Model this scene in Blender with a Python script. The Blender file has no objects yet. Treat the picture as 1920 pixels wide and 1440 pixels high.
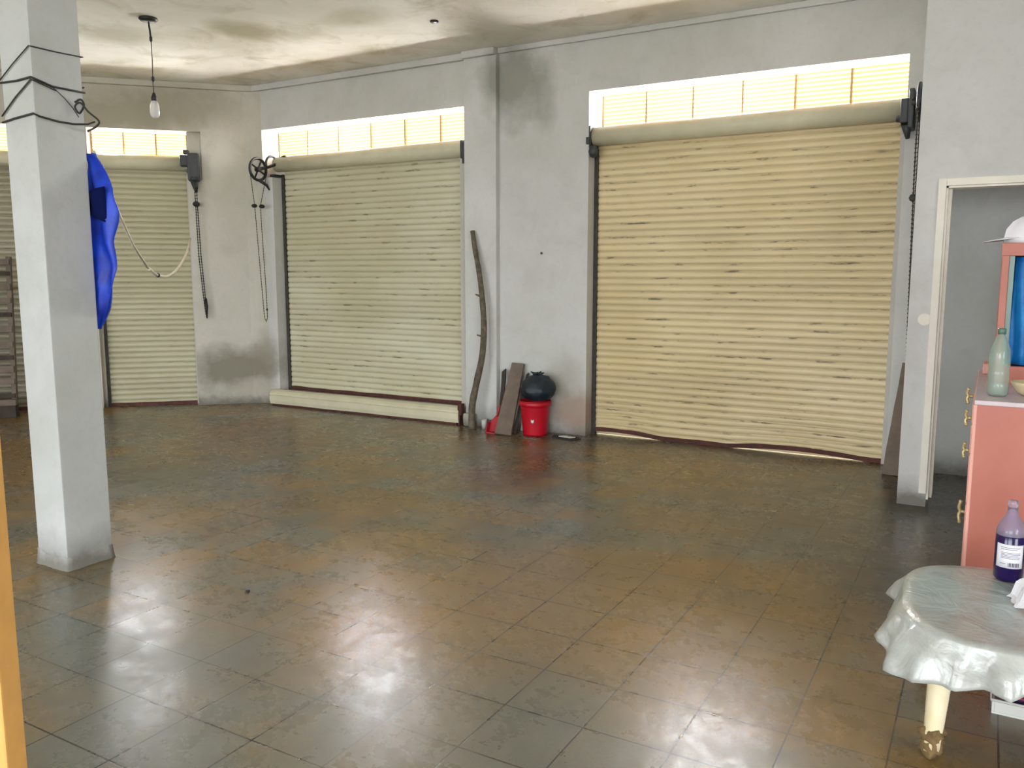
import bpy, bmesh, math, random
from mathutils import Vector, Matrix, noise as mn
random.seed(7)
PI = math.pi
sc = bpy.context.scene
col = sc.collection

# ------------------------------------------------------------------ camera
FPX = 1560.0
PITCH = math.atan(208 / FPX)
YAW = math.radians(29.7)
cam_d = bpy.data.cameras.new('camera')
cam = bpy.data.objects.new('camera', cam_d)
col.objects.link(cam)
cam.location = (0, 0, 1.5)
cam.rotation_euler = (PI / 2 - PITCH, 0, YAW)
cam_d.sensor_width = 36
cam_d.lens = FPX / 1920 * 36
cam_d.clip_start = 0.05
sc.camera = cam

# ------------------------------------------------------------------ sky, daylight, exposure
sc.view_settings.view_transform = 'Standard'
sc.view_settings.look = 'None'
sc.view_settings.gamma = 1.0
sc.view_settings.use_curve_mapping = False
sc.view_settings.exposure = 0.11
world = bpy.data.worlds.new('overcast_sky')
sc.world = world
world.use_nodes = True
bg = world.node_tree.nodes['Background']
bg.inputs[0].default_value = (0.90, 0.95, 1.0, 1)
bg.inputs[1].default_value = 11.0
sc.cycles.max_bounces = 10
sc.cycles.diffuse_bounces = 6
sc.cycles.use_denoising = True
sc.cycles.sample_clamp_indirect = 6.0


def area(name, loc, target, sx, sy, power, color=(1, 1, 1), portal=False, spread=180):
    d = bpy.data.lights.new(name, 'AREA')
    d.shape = 'RECTANGLE'
    d.size = sx
    d.size_y = sy
    d.energy = power
    d.color = color
    d.spread = math.radians(spread)
    o = bpy.data.objects.new(name, d)
    col.objects.link(o)
    o.location = loc
    v = Vector(target) - Vector(loc)
    o.rotation_euler = v.to_track_quat('-Z', 'Y').to_euler()
    if portal:
        d.cycles.is_portal = True
    return o


# area lights added outside every transom, imitating sun glare and pavement bounce
for nm, p_, t_, up_, ut, w_, pw in (
        ('big_door', (-2.03, 7.60, 3.06), (-1.72, 5.0, 2.4), (-2.0, 9.9, 1.9), (-1.9, 8.5, 4.0), 1.0, 330),
        ('middle_door', (-6.12, 7.60, 3.06), (-5.0, 5.0, 2.4), (-5.8, 9.9, 1.9), (-5.6, 8.5, 4.0), 0.8, 420),
        ('corner_door', (-8.97, 6.24, 3.10), (-6.9, 4.5, 2.4), (-10.4, 8.1, 1.9), (-9.6, 7.3, 4.0), 0.6, 380)):
    area('added_glare_' + nm, p_, t_, w_, 0.42, 420 * w_, (0.92, 0.96, 1.0))
    area('added_bounce_' + nm, up_, ut, 1.3, 2.6, pw * 4.0, (1.0, 0.98, 0.92), spread=130)
# sky portals in the two rear doorways
area('daylight_portal_a', (-6.2, -5.4, 1.55), (-6.2, 0, 1.55), 4.4, 3.0, 10, portal=True)
area('daylight_portal_b', (-0.6, -5.4, 1.55), (-0.6, 0, 1.55), 4.4, 3.0, 10, portal=True)
area('daylight_portal_e', (5.05, -2.2, 1.55), (0, -2.2, 1.55), 4.2, 3.0, 10, portal=True)
area('daylight_portal_c', (-1.9, 7.24, 2.92), (-1.9, 0, 2.92), 2.6, 0.32, 10, portal=True)
area('daylight_portal_d', (-5.8, 7.24, 2.92), (-5.8, 0, 2.92), 2.7, 0.32, 10, portal=True)


# ------------------------------------------------------------------ materials
def srgb(r, g, b):
    f = lambda c: c / 12.92 if c <= 0.04045 else ((c + 0.055) / 1.055) ** 2.4
    return (f(r / 255), f(g / 255), f(b / 255), 1)


class NT:
    """small node helper"""
    def __init__(s, name):
        s.m = bpy.data.materials.new(name)
        s.m.use_nodes = True
        s.t = s.m.node_tree
        s.b = s.t.nodes['Principled BSDF']
        s.pos = None

    def n(s, typ, **kw):
        nd = s.t.nodes.new(typ)
        for k, v in kw.items():
            setattr(nd, k, v)
        return nd

    def link(s, a, b):
        s.t.links.new(a, b)

    def geo(s):
        if s.pos is None:
            s.pos = s.n('ShaderNodeNewGeometry').outputs['Position']
        return s.pos

    def tex(s):
        return s.n('ShaderNodeTexCoord').outputs['Object']

    def noise(s, scale, detail=4, rough=0.55, vec=None, dist=0.0):
        nd = s.n('ShaderNodeTexNoise')
        nd.inputs['Scale'].default_value = scale
        nd.inputs['Detail'].default_value = detail
        nd.inputs['Roughness'].default_value = rough
        nd.inputs['Distortion'].default_value = dist
        s.link(vec if vec is not None else s.geo(), nd.inputs['Vector'])
        return nd.outputs['Fac']

    def scaled(s, vec, sc_, loc=(0, 0, 0), rot=(0, 0, 0)):
        m = s.n('ShaderNodeMapping')
        m.inputs['Scale'].default_value = sc_
        m.inputs['Location'].default_value = loc
        m.inputs['Rotation'].default_value = rot
        s.link(vec, m.inputs['Vector'])
        return m.outputs['Vector']

    def ramp(s, fac, stops, interp='LINEAR'):
        r = s.n('ShaderNodeValToRGB')
        r.color_ramp.interpolation = interp
        els = r.color_ramp.elements
        while len(els) < len(stops):
            els.new(0.5)
        for e, (p, c) in zip(els, stops):
            e.position = p
            e.color = c if not isinstance(c, (int, float)) else (c, c, c, 1)
        s.link(fac, r.inputs['Fac'])
        return r.outputs['Color']

    def mix(s, fac, a, b, mode='MIX'):
        m = s.n('ShaderNodeMix', data_type='RGBA', blend_type=mode)
        for sock, v in ((m.inputs[0], fac), (m.inputs[6], a), (m.inputs[7], b)):
            if isinstance(v, (int, float)):
                sock.default_value = v
            elif isinstance(v, tuple):
                sock.default_value = v
            else:
                s.link(v, sock)
        return m.outputs[2]

    def math(s, op, a, b=None, clamp=False):
        m = s.n('ShaderNodeMath', operation=op, use_clamp=clamp)
        for sock, v in ((m.inputs[0], a), (m.inputs[1], b)):
            if v is None:
                continue
            if isinstance(v, (int, float)):
                sock.default_value = v
            else:
                s.link(v, sock)
        return m.outputs[0]

    def blot(s, centre, radii, soft=0.45, nscale=3.0, amp=0.8):
        """0..1 mask of an irregular stain at a place on the wall"""
        c = s.n('ShaderNodeVectorMath', operation='SUBTRACT')
        s.link(s.geo(), c.inputs[0])
        c.inputs[1].default_value = centre
        d = s.n('ShaderNodeVectorMath', operation='DIVIDE')
        s.link(c.outputs[0], d.inputs[0])
        d.inputs[1].default_value = radii
        l = s.n('ShaderNodeVectorMath', operation='LENGTH')
        s.link(d.outputs[0], l.inputs[0])
        nz = s.noise(nscale, 5, 0.6)
        v = s.math('ADD', l.outputs['Value'], s.math('MULTIPLY', s.math('SUBTRACT', nz, 0.5), amp * 2))
        mr = s.n('ShaderNodeMapRange')
        s.link(v, mr.inputs[0])
        mr.inputs[1].default_value = 1 - soft
        mr.inputs[2].default_value = 1 + soft
        mr.inputs[3].default_value = 1
        mr.inputs[4].default_value = 0
        return mr.outputs[0]

    def bump(s, h, strength=0.2, dist=0.01):
        b = s.n('ShaderNodeBump')
        b.inputs['Strength'].default_value = strength
        b.inputs['Distance'].default_value = dist
        s.link(h, b.inputs['Height'])
        s.link(b.outputs[0], s.b.inputs['Normal'])

    def done(s, base=None, rough=None, metal=0.0, spec=None):
        if base is not None:
            if isinstance(base, tuple):
                s.b.inputs['Base Color'].default_value = base
            else:
                s.link(base, s.b.inputs['Base Color'])
        if rough is not None:
            if isinstance(rough, (int, float)):
                s.b.inputs['Roughness'].default_value = rough
            else:
                s.link(rough, s.b.inputs['Roughness'])
        s.b.inputs['Metallic'].default_value = metal
        if spec is not None:
            s.b.inputs['Specular IOR Level'].default_value = spec
        return s.m


def plain(name, c, rough=0.6, var=0.12, scale=12, metal=0.0, spec=None, alt=None, bump=0.0):
    t = NT(name)
    v = t.tex()
    f = t.noise(scale, 4, 0.6, v)
    dark = tuple(x * (1 - var * 2) for x in c[:3]) + (1,) if alt is None else alt
    base = t.mix(t.ramp(f, [(0.35, 0.0), (0.7, 1.0)]), dark, c)
    if bump:
        t.bump(f, bump, 0.004)
    return t.done(base, rough, metal, spec)


def wall_mat(name, tint=(204, 203, 202), stains=True):
    t = NT(name)
    big = t.noise(0.9, 5, 0.55)
    mid = t.noise(3.2, 5, 0.6, dist=0.4)
    fine = t.noise(26, 4, 0.6)
    a = srgb(*tint)
    b = srgb(tint[0] - 13, tint[1] - 12, tint[2] - 16)
    c = t.mix(t.ramp(big, [(0.35, 0.0), (0.65, 1.0)]), a, b)
    c = t.mix(t.math('MULTIPLY', t.ramp(mid, [(0.48, 0.0), (0.72, 1.0)]), 0.45), c, srgb(tint[0] - 26, tint[1] - 25, tint[2] - 30))
    c = t.mix(t.math('MULTIPLY', t.ramp(fine, [(0.5, 0.0), (0.8, 1.0)]), 0.25), c, srgb(tint[0] - 30, tint[1] - 30, tint[2] - 32))
    # grime creeping up from the floor
    sep = t.n('ShaderNodeSeparateXYZ')
    t.link(t.geo(), sep.inputs[0])
    h = t.math('ADD', sep.outputs[2], t.math('MULTIPLY', t.math('SUBTRACT', t.noise(5, 5, 0.65), 0.5), 0.22))
    low = t.ramp(h, [(0.02, 0.85), (0.10, 0.35), (0.22, 0.0)])
    c = t.mix(low, c, srgb(98, 94, 82))
    if stains:
        # (centre, radii, colour, strength)
        for cc, rr, colr, st in (
            ((-3.92, 6.93, 3.25), (0.26, 0.5, 0.34), (134, 134, 124), 0.8),
            ((-3.62, 6.93, 3.1), (0.12, 0.5, 0.3), (140, 139, 130), 0.55),
            ((-7.48, 6.72, 0.42), (0.42, 0.5, 0.22), (118, 112, 96), 0.85),
            ((-7.2, 6.93, 0.55), (0.16, 0.5, 0.28), (128, 122, 106), 0.6),
            ((-3.30, 6.93, 0.24), (0.20, 0.4, 0.16), (150, 118, 100), 0.7),
            ((-3.42, 6.93, 0.45), (0.18, 0.4, 0.24), (150, 142, 122), 0.5),
            ((-8.3, 5.9, 3.2), (0.7, 0.8, 0.22), (142, 137, 118), 0.7),
            ((-7.75, 6.4, 3.3), (0.5, 0.5, 0.2), (148, 144, 128), 0.6),
        ):
            c = t.mix(t.math('MULTIPLY', t.blot(cc, rr), st), c, srgb(*colr))
        c = t.mix(t.math('MULTIPLY', t.blot((-7.3, 6.85, 0.2), (0.2, 0.4, 0.09), nscale=9), 0.7), c, srgb(170, 164, 150))
    t.bump(t.math('ADD', mid, t.math('MULTIPLY', fine, 0.3)), 0.25, 0.012)
    return t.done(c, 0.82, spec=0.25)


M = {}
M['wall'] = wall_mat('worn_white_plaster')
M['wall_warm'] = wall_mat('aged_warm_plaster', (196, 192, 182))
M['pillar'] = wall_mat('painted_column_plaster', (184, 185, 184), stains=False)
M['inner'] = wall_mat('grey_inner_plaster', (170, 168, 162), stains=False)

t = NT('stained_ceiling_paint')
b1 = t.noise(0.75, 6, 0.6, dist=0.6)
b2 = t.noise(2.4, 5, 0.6, dist=0.8)
c = t.mix(t.ramp(b1, [(0.38, 0.0), (0.62, 1.0)]), srgb(238, 237, 232), srgb(216, 214, 202))
c = t.mix(t.math('MULTIPLY', t.ramp(b2, [(0.5, 0.0), (0.68, 1.0)]), 0.6), c, srgb(186, 182, 160))
for cc, rr, st in (((-5.7, 5.35, 3.56), (0.22, 0.30, 0.5), 0.8), ((-6.75, 4.9, 3.56), (0.30, 0.26, 0.5), 0.45), ((-4.6, 5.55, 3.56), (0.3, 0.2, 0.5), 0.4)):
    c = t.mix(t.math('MULTIPLY', t.blot(cc, rr, nscale=4, amp=0.35), st), c, srgb(164, 160, 132))
M['ceiling'] = t.done(c, 0.85, spec=0.2)

# floor: worn 30 cm terrazzo tiles with a dirty sealed film
t = NT('worn_terrazzo_tiles')
g = t.geo()
br = t.n('ShaderNodeTexBrick')
br.offset = 0.0
br.squash = 1.0
t.link(t.scaled(g, (1, 1, 1), (2.58 + 0.3 * 40, -2.07 + 0.3 * 60, 0)), br.inputs['Vector'])
br.inputs['Scale'].default_value = 1.0
br.inputs['Mortar Size'].default_value = 0.0036
br.inputs['Mortar Smooth'].default_value = 0.3
br.inputs['Brick Width'].default_value = 0.3
br.inputs['Row Height'].default_value = 0.3
br.inputs['Color1'].default_value = (0, 0, 0, 1)
br.inputs['Color2'].default_value = (1, 1, 1, 1)
br.inputs['Mortar'].default_value = (0.5, 0.5, 0.5, 1)
big = t.noise(0.85, 6, 0.62, dist=0.2)
mid = t.noise(3.0, 6, 0.65, dist=0.2)
brown = t.mix(t.ramp(mid, [(0.35, 0.0), (0.7, 1.0)]), srgb(140, 113, 68), srgb(118, 95, 56))
grey = t.mix(t.ramp(mid, [(0.35, 0.0), (0.7, 1.0)]), srgb(116, 115, 102), srgb(96, 94, 82))
tilef = t.math('MULTIPLY', t.math('SUBTRACT', br.outputs['Color'], 0.5), 0.14)
c = t.mix(t.ramp(t.math('ADD', big, tilef), [(0.43, 0.0), (0.60, 1.0)]), brown, grey)
# dark mottling, a reddish patch, then placed areas of brown, grey and dark
c = t.mix(t.math('MULTIPLY', t.ramp(t.noise(1.7, 6, 0.7, dist=0.2), [(0.50, 0.0), (0.80, 1.0)]), 0.6), c, srgb(66, 60, 48))
c = t.mix(t.math('MULTIPLY', t.blot((-3.05, 5.2, 0), (0.35, 0.45, 1), nscale=4), 0.6), c, srgb(92, 56, 44))
c = t.mix(t.math('MULTIPLY', t.blot((-5.9, 5.7, 0), (1.2, 0.7, 1), nscale=2), 0.45), c, srgb(126, 98, 62))
c = t.mix(t.math('MULTIPLY', t.blot((-0.2, 5.0, 0), (0.7, 1.3, 1), nscale=2), 0.75), c, srgb(62, 60, 52))
c = t.mix(t.math('MULTIPLY', t.blot((-0.1, 6.4, 0), (0.6, 0.7, 1), nscale=2), 0.8), c, srgb(46, 45, 40))
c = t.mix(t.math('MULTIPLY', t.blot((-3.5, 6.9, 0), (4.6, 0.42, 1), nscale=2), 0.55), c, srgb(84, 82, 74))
c = t.mix(t.math('MULTIPLY', t.blot((-1.55, 3.3, 0), (1.0, 0.75, 1), nscale=2), 0.7), c, srgb(142, 112, 64))
c = t.mix(t.math('MULTIPLY', t.blot((-2.9, 1.9, 0), (0.9, 0.6, 1), nscale=2), 0.5), c, srgb(100, 101, 92))
c = t.mix(t.math('MULTIPLY', t.blot((-1.3, 2.1, 0), (0.8, 0.5, 1), nscale=2), 0.7), c, srgb(104, 105, 94))
c = t.mix(t.math('MULTIPLY', t.blot((-1.0, 5.2, 0), (1.0, 0.6, 1), nscale=2), 0.5), c, srgb(92, 90, 78))
# terrazzo chips
vo = t.n('ShaderNodeTexVoronoi')
vo.inputs['Scale'].default_value = 95
t.link(g, vo.inputs['Vector'])
chip = t.ramp(vo.outputs['Distance'], [(0.0, 1.0), (0.30, 0.0)])
chipm = t.math('MULTIPLY', chip, t.ramp(t.noise(7, 4, 0.7), [(0.45, 0.0), (0.8, 0.22)]))
c = t.mix(chipm, c, srgb(176, 164, 136))
sp = t.ramp(t.noise(60, 3, 0.7), [(0.45, 0.0), (0.85, 0.5)])
c = t.mix(t.math('MULTIPLY', sp, 0.5), c, srgb(62, 54, 40))
c = t.mix(t.math('MULTIPLY', br.outputs['Fac'], t.ramp(t.noise(1.1, 3, 0.6), [(0.36, 0.45), (0.58, 1.0)])), c, srgb(44, 40, 32))
r1 = t.ramp(t.noise(1.6, 6, 0.7, dist=0.1), [(0.3, 0.21), (0.55, 0.27), (0.75, 0.40)])
r2 = t.ramp(t.noise(9, 5, 0.7), [(0.4, 0.0), (0.75, 0.10)])
rr = t.math('ADD', r1, r2)
hb = t.math('ADD', t.math('MULTIPLY', t.noise(14, 5, 0.6), 0.6), t.math('MULTIPLY', br.outputs['Fac'], -0.5))
hb = t.math('ADD', hb, t.math('MULTIPLY', t.noise(2.5, 3, 0.5), 2.0))
hb = t.math('ADD', hb, t.math('MULTIPLY', t.noise(80, 3, 0.6), 0.22))
t.bump(hb, 0.11, 0.01)
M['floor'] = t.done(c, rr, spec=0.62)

M['pavement'] = plain('street_concrete', srgb(206, 202, 192), 0.9, 0.05, 3)
M['facade'] = plain('sand_facade_render', srgb(176, 160, 132), 0.9, 0.06, 1)
M['reflector'] = plain('gap_reflector_white', srgb(244, 242, 236), 0.9, 0.02, 3)


def shutter_mat(name, c1, c2, pitch, z0, wear=0.5):
    t = NT(name)
    v = t.tex()
    sep = t.n('ShaderNodeSeparateXYZ')
    t.link(v, sep.inputs[0])
    f = t.math('FRACT', t.math('DIVIDE', t.math('SUBTRACT', sep.outputs[2], z0), pitch))
    groove = t.ramp(f, [(0.0, 1.0), (0.14, 0.45), (0.34, 0.0), (0.80, 0.0), (1.0, 1.0)])
    st = t.noise(1.0, 5, 0.7, t.scaled(v, (4.5, 1, 26)))
    streak = t.ramp(st, [(0.56, 0.0), (0.64, 1.0)])
    dash = t.math('MULTIPLY', t.math('MULTIPLY', groove, streak), wear)
    big = t.noise(0.9, 4, 0.6, v)
    band = t.noise(1.0, 3, 0.6, t.scaled(v, (0.25, 1, 4.0)))
    c = t.mix(t.ramp(big, [(0.35, 0.0), (0.65, 1.0)]), c1, c2)
    c = t.mix(t.math('MULTIPLY', t.ramp(band, [(0.4, 0.0), (0.7, 1.0)]), 0.25), c, srgb(150, 140, 110))
    c = t.mix(t.math('MULTIPLY', groove, 0.28), c, srgb(96, 88, 66))  # shading of the slat grooves put into the colour
    c = t.mix(dash, c, srgb(52, 42, 34))
    return t.done(c, 0.42, spec=0.5)


M['sh_big'] = shutter_mat('yellowed_cream_shutter_paint', srgb(220, 202, 160), srgb(206, 186, 140), 0.0605, 0.0, 0.9)
M['sh_mid'] = shutter_mat('greenish_cream_shutter_paint', srgb(206, 204, 178), srgb(194, 188, 156), 0.0605, 0.0, 0.8)
M['sh_small'] = shutter_mat('olive_cream_shutter_paint', srgb(184, 180, 150), srgb(172, 165, 134), 0.0605, 0.0, 0.3)
M['sh_far'] = shutter_mat('brown_grey_shutter_paint', srgb(150, 142, 118), srgb(130, 122, 100), 0.0605, 0.0, 0.6)
M['cream'] = plain('cream_metal_paint', srgb(206, 200, 172), 0.5, 0.06, 5)
t = NT('backlit_cream_louvre_paint')
dn = t.n('ShaderNodeBsdfDiffuse')
tn = t.n('ShaderNodeBsdfTranslucent')
dn.inputs['Color'].default_value = srgb(222, 190, 140)
tn.inputs['Color'].default_value = srgb(250, 216, 164)
mx = t.n('ShaderNodeMixShader')
mx.inputs[0].default_value = 0.5
t.link(dn.outputs[0], mx.inputs[1])
t.link(tn.outputs[0], mx.inputs[2])
t.link(mx.outputs[0], t.t.nodes['Material Output'].inputs['Surface'])
M['slat'] = t.m
M['frame_brown'] = plain('tan_frame_paint', srgb(172, 148, 112), 0.6, 0.06, 4)
M['rust'] = plain('rusty_red_brown_iron', srgb(92, 48, 40), 0.8, 0.25, 18, bump=0.4)
M['guide'] = plain('dark_steel_guide', srgb(70, 64, 56), 0.7, 0.25, 14)
M['white_paint'] = plain('chalky_white_paint', srgb(232, 226, 214), 0.6, 0.05, 6)
M['guide_light'] = plain('dull_white_guide_paint', srgb(186, 182, 174), 0.6, 0.06, 6)
M['black'] = plain('black_grease_iron', srgb(28, 29, 31), 0.55, 0.2, 15)
M['darkgrey'] = plain('dark_grey_cast_iron', srgb(52, 56, 58), 0.5, 0.2, 15)
M['chain'] = plain('grimy_chain_steel', srgb(74, 68, 60), 0.55, 0.25, 40, metal=0.3)
M['bark'] = plain('weathered_bark', srgb(112, 100, 84), 0.9, 0.28, 22, bump=0.9)
M['plank'] = plain('weathered_grey_plank', srgb(118, 104, 92), 0.88, 0.14, 9, bump=0.3)
M['plank_dark'] = plain('dark_old_plank', srgb(70, 60, 52), 0.9, 0.2, 9, bump=0.3)
M['red'] = plain('red_plastic', srgb(184, 8, 34), 0.4, 0.05, 5)
M['red2'] = plain('dull_red_plastic', srgb(176, 40, 52), 0.45, 0.08, 5)
M['bag'] = plain('dark_green_black_film', srgb(13, 32, 44), 0.5, 0.2, 6, bump=0.3)
M['offwhite'] = plain('offwhite_plastic', srgb(206, 206, 200), 0.4, 0.05, 6)
M['blue'] = plain('royal_blue_cloth', srgb(12, 72, 212), 0.5, 0.12, 6, alt=srgb(8, 40, 150))
M['blue_dark'] = plain('navy_cloth_patch', srgb(8, 18, 66), 0.9, 0.1, 6, spec=0.1)
M['rope'] = plain('white_nylon_rope', srgb(222, 216, 196), 0.7, 0.06, 30)
M['cable'] = plain('black_cable_rubber', srgb(46, 44, 42), 0.6, 0.1, 20)
M['tan'] = plain('sunlit_tan_wood', srgb(222, 168, 92), 0.5, 0.1, 7)  # yellow sunlight on the post is part of this colour
M['pink'] = plain('salmon_pink_paint', srgb(180, 106, 90), 0.45, 0.05, 3, alt=srgb(168, 96, 80))
M['pink_light'] = plain('pale_pink_edge_paint', srgb(222, 160, 146), 0.5, 0.06, 5)
M['brass'] = plain('cream_gold_handle', srgb(206, 190, 138), 0.35, 0.1, 30, metal=0.35)
M['curtain_blue'] = plain('bright_blue_cloth', srgb(20, 134, 198), 0.55, 0.15, 8, alt=srgb(10, 96, 168))
M['teal_edge'] = plain('greenish_glass_edge', srgb(96, 124, 112), 0.3, 0.1, 5)
M['top_sheen'] = plain('lavender_sheen_paint', srgb(206, 190, 194), 0.4, 0.08, 8)  # shine on the chest top put into its base colour
M['paper'] = plain('white_paper', srgb(228, 226, 232), 0.8, 0.03, 8)
M['mud'] = plain('dried_mud', srgb(128, 104, 66), 0.9, 0.25, 25, alt=srgb(92, 72, 42), bump=0.6)
M['leg'] = plain('cream_plastic_leg', srgb(222, 210, 178), 0.5, 0.05, 6, alt=srgb(204, 186, 142))
M['purple_box'] = plain('dark_purple_carton', srgb(52, 34, 84), 0.5, 0.2, 10)
M['labelgrey'] = plain('faded_print_grey', srgb(150, 146, 164), 0.8, 0.05, 8)
M['labeldark'] = plain('barcode_print', srgb(84, 78, 100), 0.8, 0.05, 8)
M['bowl'] = plain('cream_ceramic', srgb(212, 194, 158), 0.4, 0.06, 6)
M['dark_sheet'] = plain('dark_tile_shard', srgb(42, 38, 34), 0.7, 0.2, 12)


def glassy(name, c, rough=0.08, alpha_t=0.85):
    t = NT(name)
    t.b.inputs['Base Color'].default_value = c
    t.b.inputs['Roughness'].default_value = rough
    t.b.inputs['Transmission Weight'].default_value = alpha_t
    t.b.inputs['IOR'].default_value = 1.3
    return t.m


M['pet'] = glassy('clear_green_tinted_plastic', srgb(226, 240, 232), 0.12, 0.85)
M['pet2'] = glassy('clear_violet_tinted_plastic', srgb(214, 204, 226), 0.12, 0.8)
M['bulb'] = glassy('frosted_clear_glass', srgb(240, 240, 240), 0.2, 0.55)
M['liquid'] = plain('deep_violet_liquid', srgb(30, 10, 70), 0.15, 0.05, 5)

# translucent plastic film over the table
t = NT('milky_plastic_film')
f = t.noise(9, 5, 0.65, t.tex(), 0.8)
c = t.mix(t.ramp(f, [(0.35, 0.0), (0.7, 1.0)]), srgb(200, 204, 200), srgb(168, 168, 160))
c = t.mix(t.math('MULTIPLY', t.blot((-0.02, 3.12, 0.42), (0.17, 0.24, 1), nscale=3, amp=0.5), 0.7), c, srgb(178, 204, 204))
t.b.inputs['Transmission Weight'].default_value = 0.18
t.b.inputs['Coat Weight'].default_value = 0.35
t.bump(t.noise(8, 4, 0.55, t.tex(), 1.0), 0.9, 0.012)
M['film'] = t.done(c, 0.28, spec=0.5)


# ------------------------------------------------------------------ mesh helpers
class MB:
    def __init__(s):
        s.bm = bmesh.new()

    def box(s, x0, x1, y0, y1, z0, z1, bev=0.0, mat=None):
        vs = [s.bm.verts.new(Vector(p)) for p in
              [(x0, y0, z0), (x1, y0, z0), (x1, y1, z0), (x0, y1, z0), (x0, y0, z1), (x1, y0, z1), (x1, y1, z1), (x0, y1, z1)]]
        if mat is not None:
            for v in vs:
                v.co = mat @ v.co
        fs = [s.bm.faces.new([vs[i] for i in q]) for q in
              [(0, 3, 2, 1), (4, 5, 6, 7), (0, 1, 5, 4), (1, 2, 6, 5), (2, 3, 7, 6), (3, 0, 4, 7)]]
        if bev > 0:
            es = list({e for f in fs for e in f.edges})
            bmesh.ops.bevel(s.bm, geom=es, offset=bev, segments=2, affect='EDGES', profile=0.6)
        return s

    def tube(s, pts, r, n=8, caps=True, closed=False):
        pts = [Vector(p) for p in pts]
        rs = r if isinstance(r, (list, tuple)) else [r] * len(pts)
        rings = []
        up = None
        N = len(pts)
        for i, p in enumerate(pts):
            if closed:
                d = pts[(i + 1) % N] - pts[i - 1]
            else:
                d = pts[min(i + 1, N - 1)] - pts[max(i - 1, 0)]
            d.normalize()
            if up is None:
                up = Vector((0, 0, 1)) if abs(d.z) < 0.9 else Vector((1, 0, 0))
            side = d.cross(up)
            if side.length < 1e-5:
                side = d.cross(Vector((0, 1, 0)))
            side.normalize()
            up = side.cross(d).normalized()
            rings.append([s.bm.verts.new(p + (side * math.cos(2 * PI * k / n) + up * math.sin(2 * PI * k / n)) * rs[i]) for k in range(n)])
        M_ = N if closed else N - 1
        for i in range(M_):
            a, b = rings[i], rings[(i + 1) % N]
            for k in range(n):
                f = s.bm.faces.new([a[k], a[(k + 1) % n], b[(k + 1) % n], b[k]])
                f.smooth = True
        if caps and not closed:
            s.bm.faces.new(rings[0][::-1])
            s.bm.faces.new(rings[-1])
        return s

    def lathe(s, prof, c=(0, 0, 0), n=28, sx=1.0, sy=1.0, wob=0.0, flat=False):
        rings = []
        for (r, z) in prof:
            if r < 1e-5:
                rings.append([s.bm.verts.new((c[0], c[1], c[2] + z))])
            else:
                rg = []
                for k in range(n):
                    a = 2 * PI * k / n
                    rr = r * (1 + wob * mn.noise(Vector((math.cos(a) * 2, math.sin(a) * 2, z * 14 + 3.1))))
                    rg.append(s.bm.verts.new((c[0] + rr * math.cos(a) * sx, c[1] + rr * math.sin(a) * sy, c[2] + z)))
                rings.append(rg)
        for a, b in zip(rings, rings[1:]):
            if len(a) == 1 and len(b) == 1:
                continue
            for k in range(n):
                k2 = (k + 1) % n
                if len(a) == 1:
                    f = s.bm.faces.new([a[0], b[k2], b[k]])
                elif len(b) == 1:
                    f = s.bm.faces.new([a[k], a[k2], b[0]])
                else:
                    f = s.bm.faces.new([a[k], a[k2], b[k2], b[k]])
                f.smooth = not flat
        return s

    def prism(s, poly, axis, a0, a1, smooth=False):
        """poly: list of 2D points; extruded along axis ('x','y','z')"""
        def P(u, v, w):
            return {'x': (w, u, v), 'y': (u, w, v), 'z': (u, v, w)}[axis]
        A = [s.bm.verts.new(P(u, v, a0)) for u, v in poly]
        B = [s.bm.verts.new(P(u, v, a1)) for u, v in poly]
        n = len(poly)
        for i in range(n):
            f = s.bm.faces.new([A[i], A[(i + 1) % n], B[(i + 1) % n], B[i]])
            f.smooth = smooth
        s.bm.faces.new(A[::-1])
        s.bm.faces.new(B)
        return s

    def grid(s, fn, nu, nv, thick=0.0, smooth=True):
        V = [[s.bm.verts.new(Vector(fn(i / nu, j / nv))) for j in range(nv + 1)] for i in range(nu + 1)]
        fs = []
        for i in range(nu):
            for j in range(nv):
                f = s.bm.faces.new([V[i][j], V[i + 1][j], V[i + 1][j + 1], V[i][j + 1]])
                f.smooth = smooth
                fs.append(f)
        if thick:
            s.bm.normal_update()
            bmesh.ops.solidify(s.bm, geom=fs, thickness=thick)
        return s

    def ball(s, c, r, sub=2, wob=0.0, seed=0.0, scale=(1, 1, 1)):
        g = bmesh.ops.create_icosphere(s.bm, subdivisions=sub, radius=1.0)
        for v in g['verts']:
            k = 1 + wob * mn.noise(v.co * 2.2 + Vector((seed, seed * 1.7, 0)))
            v.co = Vector(c) + Vector((v.co.x * r * scale[0], v.co.y * r * scale[1], v.co.z * r * scale[2])) * k
            for f in v.link_faces:
                f.smooth = True
        return s

    def build(s, name, mat, parent=None, loc=(0, 0, 0), rotz=0.0, fix=True):
        if fix:
            bmesh.ops.recalc_face_normals(s.bm, faces=s.bm.faces)
        me = bpy.data.meshes.new(name)
        s.bm.to_mesh(me)
        s.bm.free()
        me.materials.append(mat)
        o = bpy.data.objects.new(name, me)
        col.objects.link(o)
        o.location = loc
        o.rotation_euler = (0, 0, rotz)
        if parent is not None:
            o.parent = parent
        return o


def tag(o, label, cat, group=None, kind=None):
    o['label'] = label
    o['category'] = cat
    if group:
        o['group'] = group
    if kind:
        o['kind'] = kind
    return o


def thing(name, label, cat, loc=(0, 0, 0), rotz=0.0, group=None, kind=None):
    o = bpy.data.objects.new(name, None)
    col.objects.link(o)
    o.location = loc
    o.rotation_euler = (0, 0, rotz)
    o.empty_display_size = 0.1
    return tag(o, label, cat, group, kind)


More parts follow.
